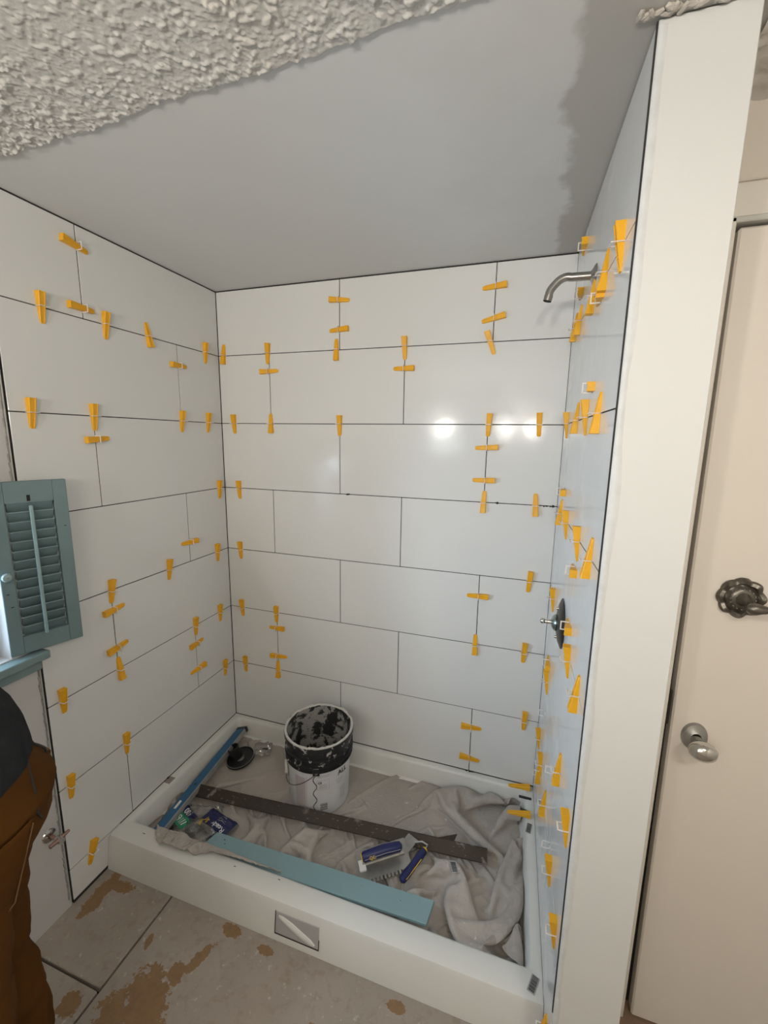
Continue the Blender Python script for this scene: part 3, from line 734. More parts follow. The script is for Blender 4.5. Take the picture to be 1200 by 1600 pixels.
# right wall
rows('right', 1, [(-.12, 'down'), (-.22, 'down'), (-.455, 'down'), (-.615, 'down'), (-.765, 'up', 3)])
rows('right', 2, [(-.12, 'up'), (-.36, 'down'), (-.53, 'up'), (-.70, 'down')])
rows('right', 3, [(-.16, 'down'), (-.34, 'up'), (-.59, 'up'), (-.765, 'down')])
rows('right', 4, [(-.17, 'up'), (-.62, 'up'), (-.775, 'down')])
rows('right', 5, [(-.20, 'up'), (-.64, 'down'), (-.815, 'up')])
rows('right', 6, [(-.10, 'up'), (-.24, 'up'), (-.42, 'down'), (-.65, 'up'), (-.80, 'up')])
rows('right', 7, [(-.80, 'down')])
cols('right', 0, -.19, [(.27, 'right'), (.72, 'right')]); cols('right', 1, -.57, [(.12, 'right', 0, .0), (.78, 'right')]); cols('right', 2, -.19, [(.74, 'right')])
cols('right', 3, -.57, [(.27, 'right'), (.77, 'right')]); cols('right', 4, -.19, [(.78, 'right')]); cols('right', 6, -.19, [(.27, 'right')])
# empty clips still stuck in the joints
first_e = None
for (y, fz, txt) in [(-.20, 5.42, 'near the back corner'), (-.53, 5.30, 'halfway along the wall'), (-.60, 5.90, 'low down near the pan rim')]:
    e = empty('empty_clip'); link('clip_strap', ME_S, e)
    e.matrix_world = frame_on('right', y, ZO-fz*H) @ Matrix.Rotation(R(90), 4, 'Z')
    tag(e, 'empty milky clip strap without wedge on right wall, %s' % txt, 'clip', 'empty leveling clips on the right wall')
# two spare wedges pushed in under the lowest right-hand tiles
for y, txt in ((-.025, 'nearer the back wall'), (-.165, 'farther from the back wall')):
    me = ME_W; o = link('shim_wedge', me)
    o.matrix_world = Matrix.Translation((1.463, y, ZO-2.144)) @ Matrix.Rotation(R(90+4), 4, 'Z') @ Matrix.Rotation(R(0), 4, 'X')
    tag(o, 'yellow wedge lying flat as shim on pan right rim, %s' % txt, 'wedge', 'yellow wedges used as shims on the pan rim')

# ------------------------------------------------------------------ shower arm and valve
arm = empty('shower_pipe', (1.524, -.44, ZO-.251)); tag(arm, 'bent brushed metal shower arm sticking out of the right wall', 'shower arm')
bm = bmesh.new()
pts = []
for t in np.linspace(0, 1, 22):
    if t < .45: pts.append((-.002-.060*t/.45, 0, .002*math.sin(t)))
    else:
        a = (t-.45)/.55; pts.append((-.062-.043*math.sin(min(1, a*1.15)*R(55))/math.sin(R(55))-.012*max(0, a-.6), 0, .002-.052*a*a+.008*a))
add_tube(bm, pts, .0105, 20, caps=False)
link('pipe', fin(bm, 'pipe', M_nickel, True), arm)
d = (Vector(pts[-1])-Vector(pts[-3])).normalized(); q = Vector(pts[-1])
bm = bmesh.new(); add_tube(bm, [q-d*.002, q+d*.004, q+d*.012], [.0115, .0112, .0108], 20, caps=False); link('threaded_end', fin(bm, 'threaded_end', M_nickel, True), arm)
bm = bmesh.new(); add_tube(bm, [q+d*.009, q+d*.0105], .0095, 20); link('bore', fin(bm, 'bore', M_slot), arm)
bm = bmesh.new(); add_lathe(bm, [(.011, .012), (.014, .009), (.024, .004), (.028, .0005)], 28, Matrix.Rotation(R(-90), 4, 'Y')); link('escutcheon', fin(bm, 'escutcheon', M_nickel, True), arm)
vl = empty('shower_valve', (1.523, -.42, ZO-1.212)); tag(vl, 'shower valve stem on a dark round plate, right tiled wall', 'valve')
RY = Matrix.Rotation(R(-90), 4, 'Y')
bm = bmesh.new(); add_lathe(bm, [(.010, .0165), (.028, .0155), (.055, .010), (.073, .003), (.075, 0.0005)], 40, RY, cap0=True); link('escutcheon', fin(bm, 'escutcheon', M_dark, True), vl)
bm = bmesh.new(); add_lathe(bm, [(.010, .030), (.014, .029), (.022, .024), (.025, .019), (.024, .014)], 28, RY, cap0=True); link('collar', fin(bm, 'collar', plain('verdigris_chrome', (.30, .36, .35), .25, .9, var=.35, scale=60), True), vl)
bm = bmesh.new(); add_lathe(bm, [(.0055, .050), (.0065, .048), (.0065, .030), (.009, .028)], 20, RY, cap0=True); link('stem', fin(bm, 'stem', M_chrome, True), vl)
bm = bmesh.new(); bmesh.ops.create_uvsphere(bm, u_segments=20, v_segments=12, radius=.0085, matrix=Matrix.Translation((-.054, 0, 0))); link('ball_end', fin(bm, 'ball_end', M_chrome, True), vl)
for s in (-1, 1):
    bm = bmesh.new(); add_lathe(bm, [(.001, .019), (.004, .0185), (.005, .012)], 12, Matrix.Translation((0, .0, s*.045)) @ RY, cap0=True); link('screw', fin(bm, 'screw', M_chrome, True), vl)

# ------------------------------------------------------------------ door knob and towel rail
kn = empty('door_knob', (1.817, DY, ZO-1.372)); tag(kn, 'worn oval chrome knob on the cream door', 'knob')
RX = Matrix.Rotation(R(90), 4, 'X')
bm = bmesh.new(); add_lathe(bm, [(.014, .014), (.018, .011), (.030, .007), (.033, .0005)], 36, RX @ Matrix.Diagonal((.85, 1.1, 1, 1))); link('rosette', fin(bm, 'rosette', M_steel, True), kn)
bm = bmesh.new(); add_lathe(bm, [(.013, .010), (.011, .022), (.012, .034), (.015, .040)], 24, RX); link('shank', fin(bm, 'shank', M_chrome, True), kn)
bm = bmesh.new(); add_lathe(bm, [(.012, .036), (.020, .040), (.0255, .050), (.026, .058), (.021, .068), (.011, .073), (.001, .0745)], 36, RX @ Matrix.Diagonal((1.12, .86, 1, 1)) , cap1=True); link('knob', fin(bm, 'knob', M_chrome, True), kn)
tb = empty('towel_rail', (1.862, DY, ZO-1.012)); tag(tb, 'ornate antique pewter towel rail with scalloped rosette on the door', 'towel rail')
bm = bmesh.new(); n = 96; rings = []
for r_, z, sc in [(.044, .0005, 1), (.045, .004, 1), (.041, .010, .9), (.034, .0105, .6), (.030, .007, .3), (.0265, .010, 0), (.024, .014, 0), (.018, .017, 0), (.001, .0175, 0)]:
    rings.append([bm.verts.new(((r_+sc*.0045*abs(math.cos(4*a))-.002*sc)*math.cos(a), -z-sc*.0035*math.cos(8*a)*(1 if z > .002 else 0), (r_+sc*.0045*abs(math.cos(4*a))-.002*sc)*math.sin(a))) for a in [2*PI*k/n for k in range(n)]])
for a, b in zip(rings, rings[1:]):
    for k in range(n): bm.faces.new((a[k], a[(k+1) % n], b[(k+1) % n], b[k]))
rose = link('rosette', fin(bm, 'rosette', M_pewter, True), tb)
bm = bmesh.new()
for k in range(16):
    a = 2*PI*k/16; bmesh.ops.create_icosphere(bm, subdivisions=1, radius=.0022, matrix=Matrix.Translation((.0235*math.cos(a), -.0145, .0235*math.sin(a))))
link('bead_ring', fin(bm, 'bead_ring', M_pewter, True), rose)
bm = bmesh.new(); add_tube(bm, [(0, -.014, 0), (0, -.022, 0), (.001, -.032, -.002), (.002, -.042, -.004), (.004, -.052, -.006)], [.017, .012, .0085, .0095, .012], 20); link('post', fin(bm, 'post', M_pewter, True), tb)
bm = bmesh.new(); add_tube(bm, [(-.010, -.054, -.006), (-.004, -.054, -.006), (.006, -.054, -.006), (.018, -.054, -.006), (.026, -.054, -.006)], [.006, .012, .0135, .010, .0085], 18); link('bracket', fin(bm, 'bracket', M_pewter, True), tb)
bm = bmesh.new(); add_tube(bm, [(.02, -.054, -.006), (.46, -.054, -.006)], .006, 16); link('rail', fin(bm, 'rail', M_pewter, True), tb)
o = rose.copy(); COL.objects.link(o); o.parent = tb; o.location = (.48, 0, 0)
bm = bmesh.new(); add_tube(bm, [(.48, -.014, 0), (.48, -.03, 0), (.48, -.056, -.006)], [.015, .009, .012], 16); link('post', fin(bm, 'post', M_pewter, True), tb)

# ------------------------------------------------------------------ bucket
bk = empty('bucket', (.615, -.235, ZO-2.232)); tag(bk, 'white five gallon bucket with black top, crusted with mortar, on drop cloth', 'bucket')
BH = .330; RT, RB = .1475, .128
def rad(z): return RB+(RT-.010-RB)*z/BH
CUT = .205
bm = bmesh.new(); add_lathe(bm, [(.01, .003), (RB-.008, .003), (RB-.001, .0), (RB, .006), (rad(CUT), CUT)], 64, cap0=True); link('body', fin(bm, 'body', M_blab, True), bk)
bm = bmesh.new()
prof = [(rad(CUT)+.0002, CUT)]
for z, w_ in [(.212, .002), (.214, .011), (.217, .011), (.219, .004), (.238, .004), (.240, .012), (.243, .012), (.245, .004), (.262, .004), (.264, .010), (.267, .010), (.269, .005), (.300, .006), (.303, .011), (.320, .012), (.326, .0105)]: prof.append((rad(z)+w_, z))
add_lathe(bm, prof, 72); link('upper_band', fin(bm, 'upper_band', M_bout, True), bk)
bm = bmesh.new(); pr = [(rad(.326)+.0105, .326), (rad(.326)+.009, .331), (rad(.326)+.004, .332), (rad(.326)-.0005, .327)]
add_lathe(bm, pr, 96)
for v in bm.verts:
    nn = noise.noise(v.co*40); v.co *= 1+.010*nn; v.co.z += .0025*nn
for k in range(70):
    a = random.random()*2*PI; a = a if random.random() < .4 else random.gauss(-1.2, .8); r_ = rad(.326)+random.uniform(.002, .010)
    bmesh.ops.create_icosphere(bm, subdivisions=1, radius=1, matrix=Matrix.Translation((r_*math.cos(a), r_*math.sin(a), .330)) @ Matrix.Rotation(a, 4, 'Z') @ Matrix.Diagonal((random.uniform(.002, .004), random.uniform(.003, .009), random.uniform(.0015, .004), 1)))
link('crusted_rim', fin(bm, 'crusted_rim', M_rim, True), bk)
bm = bmesh.new(); add_lathe(bm, [(rad(.326)-.001, .327), (rad(.2)-.003, .20), (rad(.05)-.004, .05), (.09, .042), (.001, .045)], 64)
for v in bm.verts:
    nn = noise.noise(v.co*22)+.5*noise.noise(v.co*50)
    if .06 < v.co.z < .32: v.co.x *= 1-.02*abs(nn); v.co.y *= 1-.02*abs(nn)
    elif v.co.z < .06: v.co.z += .006*nn
link('inner_wall', fin(bm, 'inner_wall', M_bin, True), bk)
# the angle on the bucket that faces the camera
CA = math.atan2(-1.722+.235, 1.374-.615)
def wrap(me, ang, zc, off=.0012):
    for v in me.vertices:
        x, y, z = v.co; zz = zc+y; r_ = rad(zz)+off+z; a = ang+x/rad(zz); v.co = (r_*math.cos(a), r_*math.sin(a), zz)
def patch(name, w_, h_, ang, zc, mat, off=.0008, parent=None):
    n = max(2, int(w_/.006)); bm = bmesh.new(); vs = [[bm.verts.new((-w_/2+w_*i/n, y, 0)) for i in range(n+1)] for y in (-h_/2, h_/2)]
    for i in range(n): bm.faces.new((vs[0][i], vs[0][i+1], vs[1][i+1], vs[1][i]))
    me = bpy.data.meshes.new(name); bm.to_mesh(me); bm.free(); me.materials.append(mat); wrap(me, ang, zc, off); return link(name, me, parent or lab)
lab = empty('label_print', (0, 0, 0)); lab.parent = bk
def word(txt, size, ang, zc, mat=M_ink, parent=None):
    me = text_mesh(txt, size); me.materials.clear(); me.materials.append(mat); wrap(me, ang, zc, .0015); return link('lettering', me, parent or lab)
word('ALL', .030, CA+.78, .178); 
for k in range(3): patch('text_line', .040-.006*k, .0022, CA+.66, .150-.009*k, M_grey)
patch('panel_line', .052, .0012, CA+.10, .171, M_grey); patch('panel_line', .052, .0012, CA+.10, .128, M_grey)
patch('panel_line', .0012, .044, CA-.09, .149, M_grey); patch('panel_line', .0012, .044, CA+.29, .149, M_grey)
word('CE', .013, CA+.0, .160)
for k in range(4): patch('text_line', .036-.005*(k % 2), .0016, CA+.10, .150-.005*k, M_grey)
for k in range(3): patch('text_line', .05, .0014, CA+.12, .186+.004*k, M_grey)
bq = patch('barcode_block', .034, .036, CA+.12, .045, M_wlab, .0012)
for k in range(9): patch('barcode_bar', .030, .0016 if k % 3 else .0028, CA+.12, .030+.0038*k, M_ink, .0018, bq)
patch('pink_panel', .052, .150, CA-.66, .105, M_pink)
for k in range(14): patch('text_line', .040-.006*(k % 3), .0014, CA-.66, .165-.0098*k, M_grey, .0014)
patch('panel_line', .0012, .165, CA-.42, .105, M_grey)
for k in range(9): patch('text_line', .03, .0014, CA+.80, .10-.007*k, M_grey, .0014)
# lug, bail wire, grip and the wavy cord
bm = bmesh.new(); add_box(bm, (-.014, -.004, -.018), (.014, .006, .018), .003); me = fin(bm, 'bail_lug', M_bout)
lug = link('bail_lug', me, bk); lug.location = ((rad(.222)+.010)*math.cos(CA-.10), (rad(.222)+.010)*math.sin(CA-.10), .222); lug.rotation_euler = (0, 0, CA-.10-PI/2+PI)
def cyl(a, z, off): return ((rad(z)+off)*math.cos(a), (rad(z)+off)*math.sin(a), z)
bm = bmesh.new(); pts = []
for k in range(25):
    t = k/24; a = CA-.10-1.35*t; z = .214-.075*math.sin(t*PI*.62)-.012*t; pts.append(cyl(a, z, .012+.010*math.sin(t*PI)))
add_tube(bm, pts, .0015, 8); link('bail_wire', fin(bm, 'bail_wire', M_wire, True), bk)
bm = bmesh.new(); e = Vector(pts[-1]); add_tube(bm, [e+Vector((0, 0, .055)), e+Vector((0, 0, .028)), e+Vector((0, 0, -.006))], .006, 12); link('hand_grip', fin(bm, 'hand_grip', M_white, True), bk)
bm = bmesh.new(); pts = [cyl(CA-.10-.07*(1-abs(1-2*((k/26*3) % 1))) if k > 2 else CA-.10, .205-.20*k/26, .0022) for k in range(27)]
pts = [cyl(CA-.15+.055*math.cos(2*PI*k/60*3.2), .208-.205*k/60, .0022) for k in range(61)]
add_tube(bm, pts, .0014, 6); link('wavy_cord', fin(bm, 'wavy_cord', M_ink, True), bk)

# ------------------------------------------------------------------ things lying in the pan
def between(a, b):      # frame: x from a to b
    a, b = Vector(a), Vector(b); x = (b-a).normalized(); y = Vector((0, 0, 1)).cross(x).normalized(); z = x.cross(y)
    m = Matrix((x, y, z)).transposed().to_4x4(); m.translation = a; return m, (b-a).length
# blue level leaning on the left side of the pan
m, Lv = between((.125, -.672, ZO-2.203), (.078, -.050, ZO-2.186))
lv = empty('spirit_level'); lv.matrix_world = m @ Matrix.Rotation(R(-18), 4, 'X'); tag(lv, 'blue spirit level lying along the left side of the pan', 'level')
bm = bmesh.new(); add_box(bm, (.016, -.027, -.011), (Lv-.016, .027, .011), .0015); link('body', fin(bm, 'body', M_alu), lv)
bm = bmesh.new(); add_box(bm, (.018, -.024, .0105), (Lv-.018, .025, .0125), .0008); link('blue_face', fin(bm, 'blue_face', M_blue), lv)
for x in (0, Lv-.018):
    bm = bmesh.new(); add_box(bm, (x, -.029, -.013), (x+.018, .029, .0135), .002); link('end_cap', fin(bm, 'end_cap', M_black), lv)
for x in (.14,):
    bm = bmesh.new(); add_tube(bm, [(x-.018, 0, .013), (x+.018, 0, .013)], .0055, 12); link('vial', fin(bm, 'vial', M_white, True), lv)
# black flange with pipe
fl = empty('drain_flange', (.168, -.195, ZO-2.222)); fl.rotation_euler = (R(8), R(-6), 0); tag(fl, 'black round plastic flange with short upright pipe beside the blue level', 'drain flange')
bm = bmesh.new(); add_lathe(bm, [(.020, .004), (.040, .002), (.058, .004), (.062, .009), (.066, .009), (.068, .002), (.064, -.004)], 40); link('flange', fin(bm, 'flange', M_black, True), fl)
bm = bmesh.new(); add_lathe(bm, [(.0635, .0095), (.0665, .0098)], 40); link('rim_line', fin(bm, 'rim_line', M_alu), fl)
bm = bmesh.new(); add_lathe(bm, [(.027, 0), (.027, .058), (.025, .060), (.0225, .058), (.0225, .006)], 32, Matrix.Translation((-.024, .004, 0)) @ Matrix.Rotation(R(-10), 4, 'Y')); link('pipe', fin(bm, 'pipe', M_black, True), fl)
# crumpled clear film lying on and beside the flange
def crumple(name, cx, cy, sx, sy, hgt, mat, seed, z0, rot=0, n=34, parent=None):
    u, v = np.meshgrid(np.linspace(-1, 1, n), np.linspace(-1, 1, n))
    bl = np.clip(1-np.maximum(abs(u), abs(v))**4, 0, 1)**.5
    w1 = fbm(u+5, v+5, 1.6, 3, seed, True)
    z = z0+bl*hgt*(.25+1.1*w1); x = u*sx*(1+.10*(fbm(u, v, 1.3, 2, seed+1)-.5)*2); y = v*sy*(1+.14*(fbm(u, v, 1.5, 2, seed+2)-.5)*2)
    c, s = math.cos(rot), math.sin(rot)
    return grid_obj(name, cx+x*c-y*s, cy+x*s+y*c, z, mat, parent), (lambda U, V, off: None)
fs, _ = crumple('plastic_scrap', .238, -.115, .045, .04, .028, M_poly, 61, ZO-2.226, .4); tag(fs, 'crumpled clear plastic scrap on the cloth right of the black flange', 'plastic scrap')
sticker(fs, (.262, -.128, ZO-2.196), R(40), .030, .012, Matrix.Rotation(R(18), 4, 'Y'), bars=0, mat=M_ink, name='dark_label')
# brown metal angle bar
m, Lb = between((.102, -.437, ZO-2.196), (1.352, -.338, ZO-2.190))
ab = empty('angle_bar'); ab.matrix_world = m; tag(ab, 'long dark brown metal angle bar smeared with mortar across the pan', 'metal bar')
bm = bmesh.new(); prof = [(-.024, -.012), (-.024, -.009), (.012, .014), (.016, .014), (.017, .011), (.020, -.016), (.017, -.016), (.013, .009), (-.021, -.014)]
a = [bm.verts.new((0, y, z)) for y, z in prof]; b = [bm.verts.new((Lb, y, z)) for y, z in prof]
bm.faces.new(a); bm.faces.new(b[::-1])
for i in range(len(prof)): bm.faces.new((a[i], a[(i+1) % len(prof)], b[(i+1) % len(prof)], b[i]))
link('bar', fin(bm, 'bar', M_bar), ab)
bm = bmesh.new()
for k in range(60):
    x = random.uniform(.02, Lb-.02); y = random.uniform(-.023, .014); z = -.010+(y+.024)/.036*.023
    bmesh.ops.create_icosphere(bm, subdivisions=1, radius=1, matrix=Matrix.Translation((x, y, z)) @ Matrix.Diagonal((random.uniform(.002, .010), random.uniform(.001, .003), .0012, 1)))
link('mortar_smear', fin(bm, 'mortar_smear', plain('dusty_mortar', (.17, .155, .135), .9, var=.5, scale=40)), ab)
bm = bmesh.new(); vs = [(1.03, .020, -.012), (1.14, .062, -.004), (1.125, .02, -.012)]; t1 = [bm.verts.new(v) for v in vs]; t2 = [bm.verts.new((v[0], v[1], v[2]+.003)) for v in vs]
bm.faces.new(t1[::-1]); bm.faces.new(t2)
for i in range(3): bm.faces.new((t1[i], t1[(i+1) % 3], t2[(i+1) % 3], t2[i]))
link('dark_triangle', fin(bm, 'dark_triangle', M_bar), ab)  # thin dark triangle lying beside the bar
# teal board
TZ = ZO-2.168
m, Lt = between((.360, -.640, TZ), (1.195, -.614, TZ-.002))
o = empty('painted_board'); o.matrix_world = m; tag(o, 'pale teal painted wooden board lying across the drop cloth near the curb', 'board')
bm = bmesh.new(); add_box(bm, (0, -.038, -.003), (Lt, .038, .009), .0015)
for v in bm.verts:
    if v.co.x < .1: v.co.x += .012*(v.co.y/.037)-.004
    else: v.co.x += .006*(v.co.y/.037)
link('board', fin(bm, 'board', M_teal), o)
for x, y, s in [(.055, .018, .006), (.065, .005, .005), (.60, .012, .0022), (.735, .005, .003)]:
    bm = bmesh.new(); bmesh.ops.create_circle(bm, cap_ends=True, radius=s*.6, segments=10, matrix=Matrix.Translation((x, y, .0094)) @ Matrix.Diagonal((1, .5, 1, 1))); link('nail_hole', fin(bm, 'nail_hole', M_slot), o)
# bags of clips
def bag(name, c, sx, sy, hgt, rot, seed, label, items):
    root = empty(name, (c[0], c[1], ZO+c[2])); root.rotation_euler = (0, 0, rot); tag(root, label, 'bag')
    def surf(u, v):
        bl = np.clip(1-np.maximum(abs(u), abs(v))**4, 0, 1)**.5
        return u*sx, v*sy, bl*hgt*(.55+.75*fbm(u+5, v+5, 1.4, 3, seed, True))
    u, v = np.meshgrid(np.linspace(-1, 1, 44), np.linspace(-1, 1, 34)); x, y, z = surf(u, v)
    x = x*(1+.06*(fbm(u, v, 1.5, 2, seed+3)-.5)); y = y*(1+.15*(fbm(u, v, 1.5, 2, seed+4)-.5)*2)
    grid_obj('film', x, y, z, M_poly, root)
    def printed(nm, u0, u1, v0, v1, mat, off=.0015, par=None):
        U, V = np.meshgrid(np.linspace(u0, u1, 26), np.linspace(v0, v1, 20)); a_, b_, c_ = surf(U, V); return grid_obj(nm, a_, b_, c_+off, mat, par or root)
    def text(txt, size, uu, vv, mat, ang=PI, par=None):
        me = text_mesh(txt, size, .0002); me.materials.clear(); me.materials.append(mat); cs, sn = math.cos(ang), math.sin(ang)
        co = np.array([v_.co[:] for v_ in me.vertices]); X_ = co[:, 0]*cs-co[:, 1]*sn+uu*sx; Y_ = co[:, 0]*sn+co[:, 1]*cs+vv*sy
        a_, b_, c_ = surf(X_/sx, Y_/sy)
        for i, v_ in enumerate(me.vertices): v_.co = (X_[i], Y_[i], c_[i]+.0032+co[i, 2])
        link('lettering', me, par or root)
    items(root, printed, text, surf)
    return root
def in1(root, printed, text, surf):
    a = printed('navy_print', -.55, .45, .25, .85, M_navy); b = printed('green_print', -.40, .60, -.62, .25, M_green)
    text('100', .030, -.05, .52, M_wlab, PI, a); text('1/16"', .032, .12, -.20, M_wlab, PI, b)
    for k in range(7):
        o = link('clip_strap', ME_S, root); o.location = (random.uniform(-.7, .7)*.07, random.uniform(-.7, .2)*.045, .012); o.rotation_euler = (random.random()*3, random.random()*3, random.random()*3); o.scale = (.8, .8, .8)
def in2(root, printed, text, surf):
    a = printed('navy_print', -.90, .95, -.70, .90, M_navy); printed('yellow_print', -.98, -.58, -.92, -.45, M_yel, .003)
    text('Ready', .026, .38, -.42, M_wlab, PI, a); text('Sy', .024, -.42, -.45, M_yel, PI, a)
    for v0 in (.05, .20, .42): printed('text_line', .05, .62-v0*.3, v0, v0+.05, M_grey, .0030, a)
bag('clip_bag', (.165, -.565, -2.228), .085, .052, .030, R(-24), 71, 'clear plastic bag with navy and green 1/16 inch print by the level', in1)
bag('wedge_bag', (.305, -.535, -2.226), .078, .045, .032, R(-12), 75, 'navy printed plastic bag with white and yellow lettering beside the teal board', in2)
fb, _ = crumple('plastic_film', .262, -.590, .070, .036, .026, M_poly, 81, ZO-2.208, -.3); tag(fb, 'crumpled clear plastic film between the two printed bags and board', 'plastic film')
fb2, _ = crumple('plastic_film', .215, -.500, .075, .030, .022, M_poly, 85, ZO-2.222, .3); tag(fb2, 'crumpled clear plastic film behind the printed bags under the bar end', 'plastic film')
# notched trowel
trw = empty('notched_trowel', (.992, -.492, ZO-2.172)); trw.rotation_euler = (R(8), R(-4), R(33)); tag(trw, 'notched steel trowel with navy and yellow handle, lying on the cloth', 'trowel')
bm = bmesh.new(); add_box(bm, (-.088, -.050, -.001), (.098, .05, .0008))
for k in range(14): add_box(bm, (-.087+k*.0135, -.062, -.001), (-.080+k*.0135, -.050, .0008))
link('blade', fin(bm, 'blade', M_steel), trw)
bm = bmesh.new(); add_box(bm, (-.075, -.006, .0008), (.085, .006, .010), .003); link('spine', fin(bm, 'spine', M_alu), trw)
bm = bmesh.new(); add_tube(bm, [(-.062, 0, .006), (-.062, 0, .030)], .005, 10); link('handle_bracket', fin(bm, 'handle_bracket', M_alu, True), trw); bm = bmesh.new(); add_tube(bm, [(.066, 0, .006), (.066, 0, .030)], .005, 10); link('handle_bracket', fin(bm, 'handle_bracket', M_alu, True), trw)
hd_ = bmesh.new(); add_tube(hd_, [(-.074, 0, .040), (-.066, 0, .041), (-.03, 0, .044), (.01, 0, .046), (.05, 0, .042), (.066, 0, .040), (.072, 0, .038)], [.012, .0175, .018, .0185, .0175, .016, .010], 18)
hh_ = link('handle', fin(hd_, 'handle', M_navy, True), trw)
bm = bmesh.new(); add_tube(bm, [(-.0745, 0, .040), (-.0715, 0, .0405)], [.0135, .0158], 18, caps=False); link('yellow_collar', fin(bm, 'yellow_collar', M_yel, True), hh_)
for sgn in (-1, 1):
    bm = bmesh.new(); add_tube(bm, [(-.066, sgn*.0160, .0475), (-.03, sgn*.0165, .0515), (.01, sgn*.017, .0540), (.05, sgn*.016, .0490), (.066, sgn*.0145, .0460)], .0009, 6); link('piping', fin(bm, 'piping', M_grey, True), hh_)
for txt, x, y, z, a in (('QEP', -.058, -.0165, .046, 60),):
    me = text_mesh(txt, .016); me.materials.clear(); me.materials.append(M_yel); t_ = link('lettering', me, hh_, loc=(-.035, -.0165, .050), rot=(R(62), 0, 0))
bm = bmesh.new(); add_box(bm, (-.086, -.022, .001), (-.062, .014, .009), .001); link('mount_block', fin(bm, 'mount_block', M_white), trw)
# margin trowel
mt_ = empty('margin_trowel'); m, Lm = between((1.076, -.535, ZO-2.182), (1.138, -.392, ZO-2.168)); mt_.matrix_world = m; tag(mt_, 'small trowel with navy and yellow handle right of notched trowel', 'trowel')
bm = bmesh.new(); add_tube(bm, [(0, 0, 0), (.006, 0, 0), (.03, 0, 0), (.07, 0, 0), (.11, 0, 0), (.135, 0, 0), (.142, 0, 0)], [.008, .0135, .015, .0125, .014, .012, .007], 18); h2 = link('handle', fin(bm, 'handle', M_navy, True), mt_)
bm = bmesh.new(); add_tube(bm, [(.134, 0, 0), (.141, 0, 0)], [.0126, .0095], 18, caps=False); link('yellow_collar', fin(bm, 'yellow_collar', M_yel, True), h2)
bm = bmesh.new(); add_tube(bm, [(.012, -.0128, .005), (.05, -.0132, .005), (.10, -.0128, .005)], .0014, 6); link('yellow_stripe', fin(bm, 'yellow_stripe', M_yel, True), h2)
bm = bmesh.new(); add_tube(bm, [(.14, 0, 0), (.155, 0, .006), (.150, .02, .010), (.135, .045, .002)], .004, 8); link('tang', fin(bm, 'tang', M_steel, True), mt_)
bm = bmesh.new(); add_box(bm, (.06, .04, -.001), (.15, .085, .001), .0004); link('blade', fin(bm, 'blade', M_steel), mt_)

# ------------------------------------------------------------------ shutter on the window
hx, hy, fx_, fy_ = -.012, -.966, .05, -.798
sh = empty('window_shutter', (hx, hy, ZO-1.320)); ang = math.atan2(fy_-hy, fx_-hx); sh.rotation_euler = (0, 0, ang)
tag(sh, 'blue-green louvered wooden shutter swung open beside the left window', 'shutter')
SW = math.hypot(fx_-hx, fy_-hy); SH = .512; T = .010
def sbox(nm, a, b, bev=.0015, par=None, mat=None, mtx=None):
    bm = bmesh.new(); add_box(bm, a, b, bev, mtx); return link(nm, fin(bm, nm, mat or M_shut), par or sh)
sbox('stile', (0, -T, 0), (.032, T, SH)); sbox('stile', (SW-.034, -T, 0), (SW, T, SH))
sbox('rail', (.032, -T, 0), (SW-.034, T, .052)); sbox('rail', (.032, -T, SH-.062), (SW-.034, T, SH))
n = 14; z0, z1 = .052, SH-.062
for k in range(n):
    z = z0+(k+.5)*(z1-z0)/n
    sbox('louver', (-.0535, -.0215, -.0022), (.0535, .0215, .0022), .0018, mtx=Matrix.Translation((.032+(SW-.066)/2, 0, z)) @ Matrix.Rotation(R(-58), 4, 'X'))
bm = bmesh.new(); add_box(bm, (-.0045, -.004, 0), (.0045, .004, z1-z0-.006), .002); rod = link('tilt_rod', fin(bm, 'tilt_rod', plain('pale_shutter_paint', (.26, .38, .38), .5, var=.08)), sh, loc=(.087, -.0195, z0-.002))
sbox('rod_slot', (.0815, -T-.0006, z1+.004), (.0895, -T+.001, z1+.022), 0, None, M_slot)
bm = bmesh.new(); add_lathe(bm, [(.006, 0), (.005, .010), (.0115, .014), (.013, .019), (.010, .024), (.001, .0255)], 24, Matrix.Rotation(R(90), 4, 'X')); link('knob', fin(bm, 'knob', plain('knob_paint', (.28, .37, .37), .35), True), sh, loc=(.0125, -T, .245))
for x, z in ((.012, .19), (.018, .15), (SW-.014, .37)):
    bm = bmesh.new(); bmesh.ops.create_circle(bm, cap_ends=True, radius=.003, segments=8, matrix=Matrix.Translation((x, -T-.0006, z)) @ Matrix.Rotation(R(90), 4, 'X') @ Matrix.Diagonal((1.4, .5, 1, 1))); link('chip', fin(bm, 'chip', M_dark), sh)
# shutoff valve low on the left wall
sv = empty('shutoff_valve', (-.004, -.938, ZO-1.960)); tag(sv, 'small chrome and copper shutoff valve low on left wall beside the trousers', 'valve')
M_cop = plain('tarnished_copper', (.40, .24, .20), .35, .9, var=.3, scale=60)
bm = bmesh.new(); add_lathe(bm, [(.008, .008), (.020, .004), (.022, 0)], 24, Matrix.Rotation(R(90), 4, 'Y')); link('escutcheon', fin(bm, 'escutcheon', M_chrome, True), sv)
bm = bmesh.new(); add_tube(bm, [(0, 0, 0), (.04, 0, 0)], .006, 14); link('stub_pipe', fin(bm, 'stub_pipe', M_cop, True), sv)
bm = bmesh.new(); add_tube(bm, [(.035, 0, 0), (.045, 0, 0), (.06, 0, 0)], [.010, .012, .010], 14); link('valve_body', fin(bm, 'valve_body', M_chrome, True), sv)
bm = bmesh.new(); add_tube(bm, [(.048, -.03, .004), (.048, .0, .004), (.046, .032, .004)], [.006, .007, .0045], 12); link('lever', fin(bm, 'lever', M_cop, True), sv)

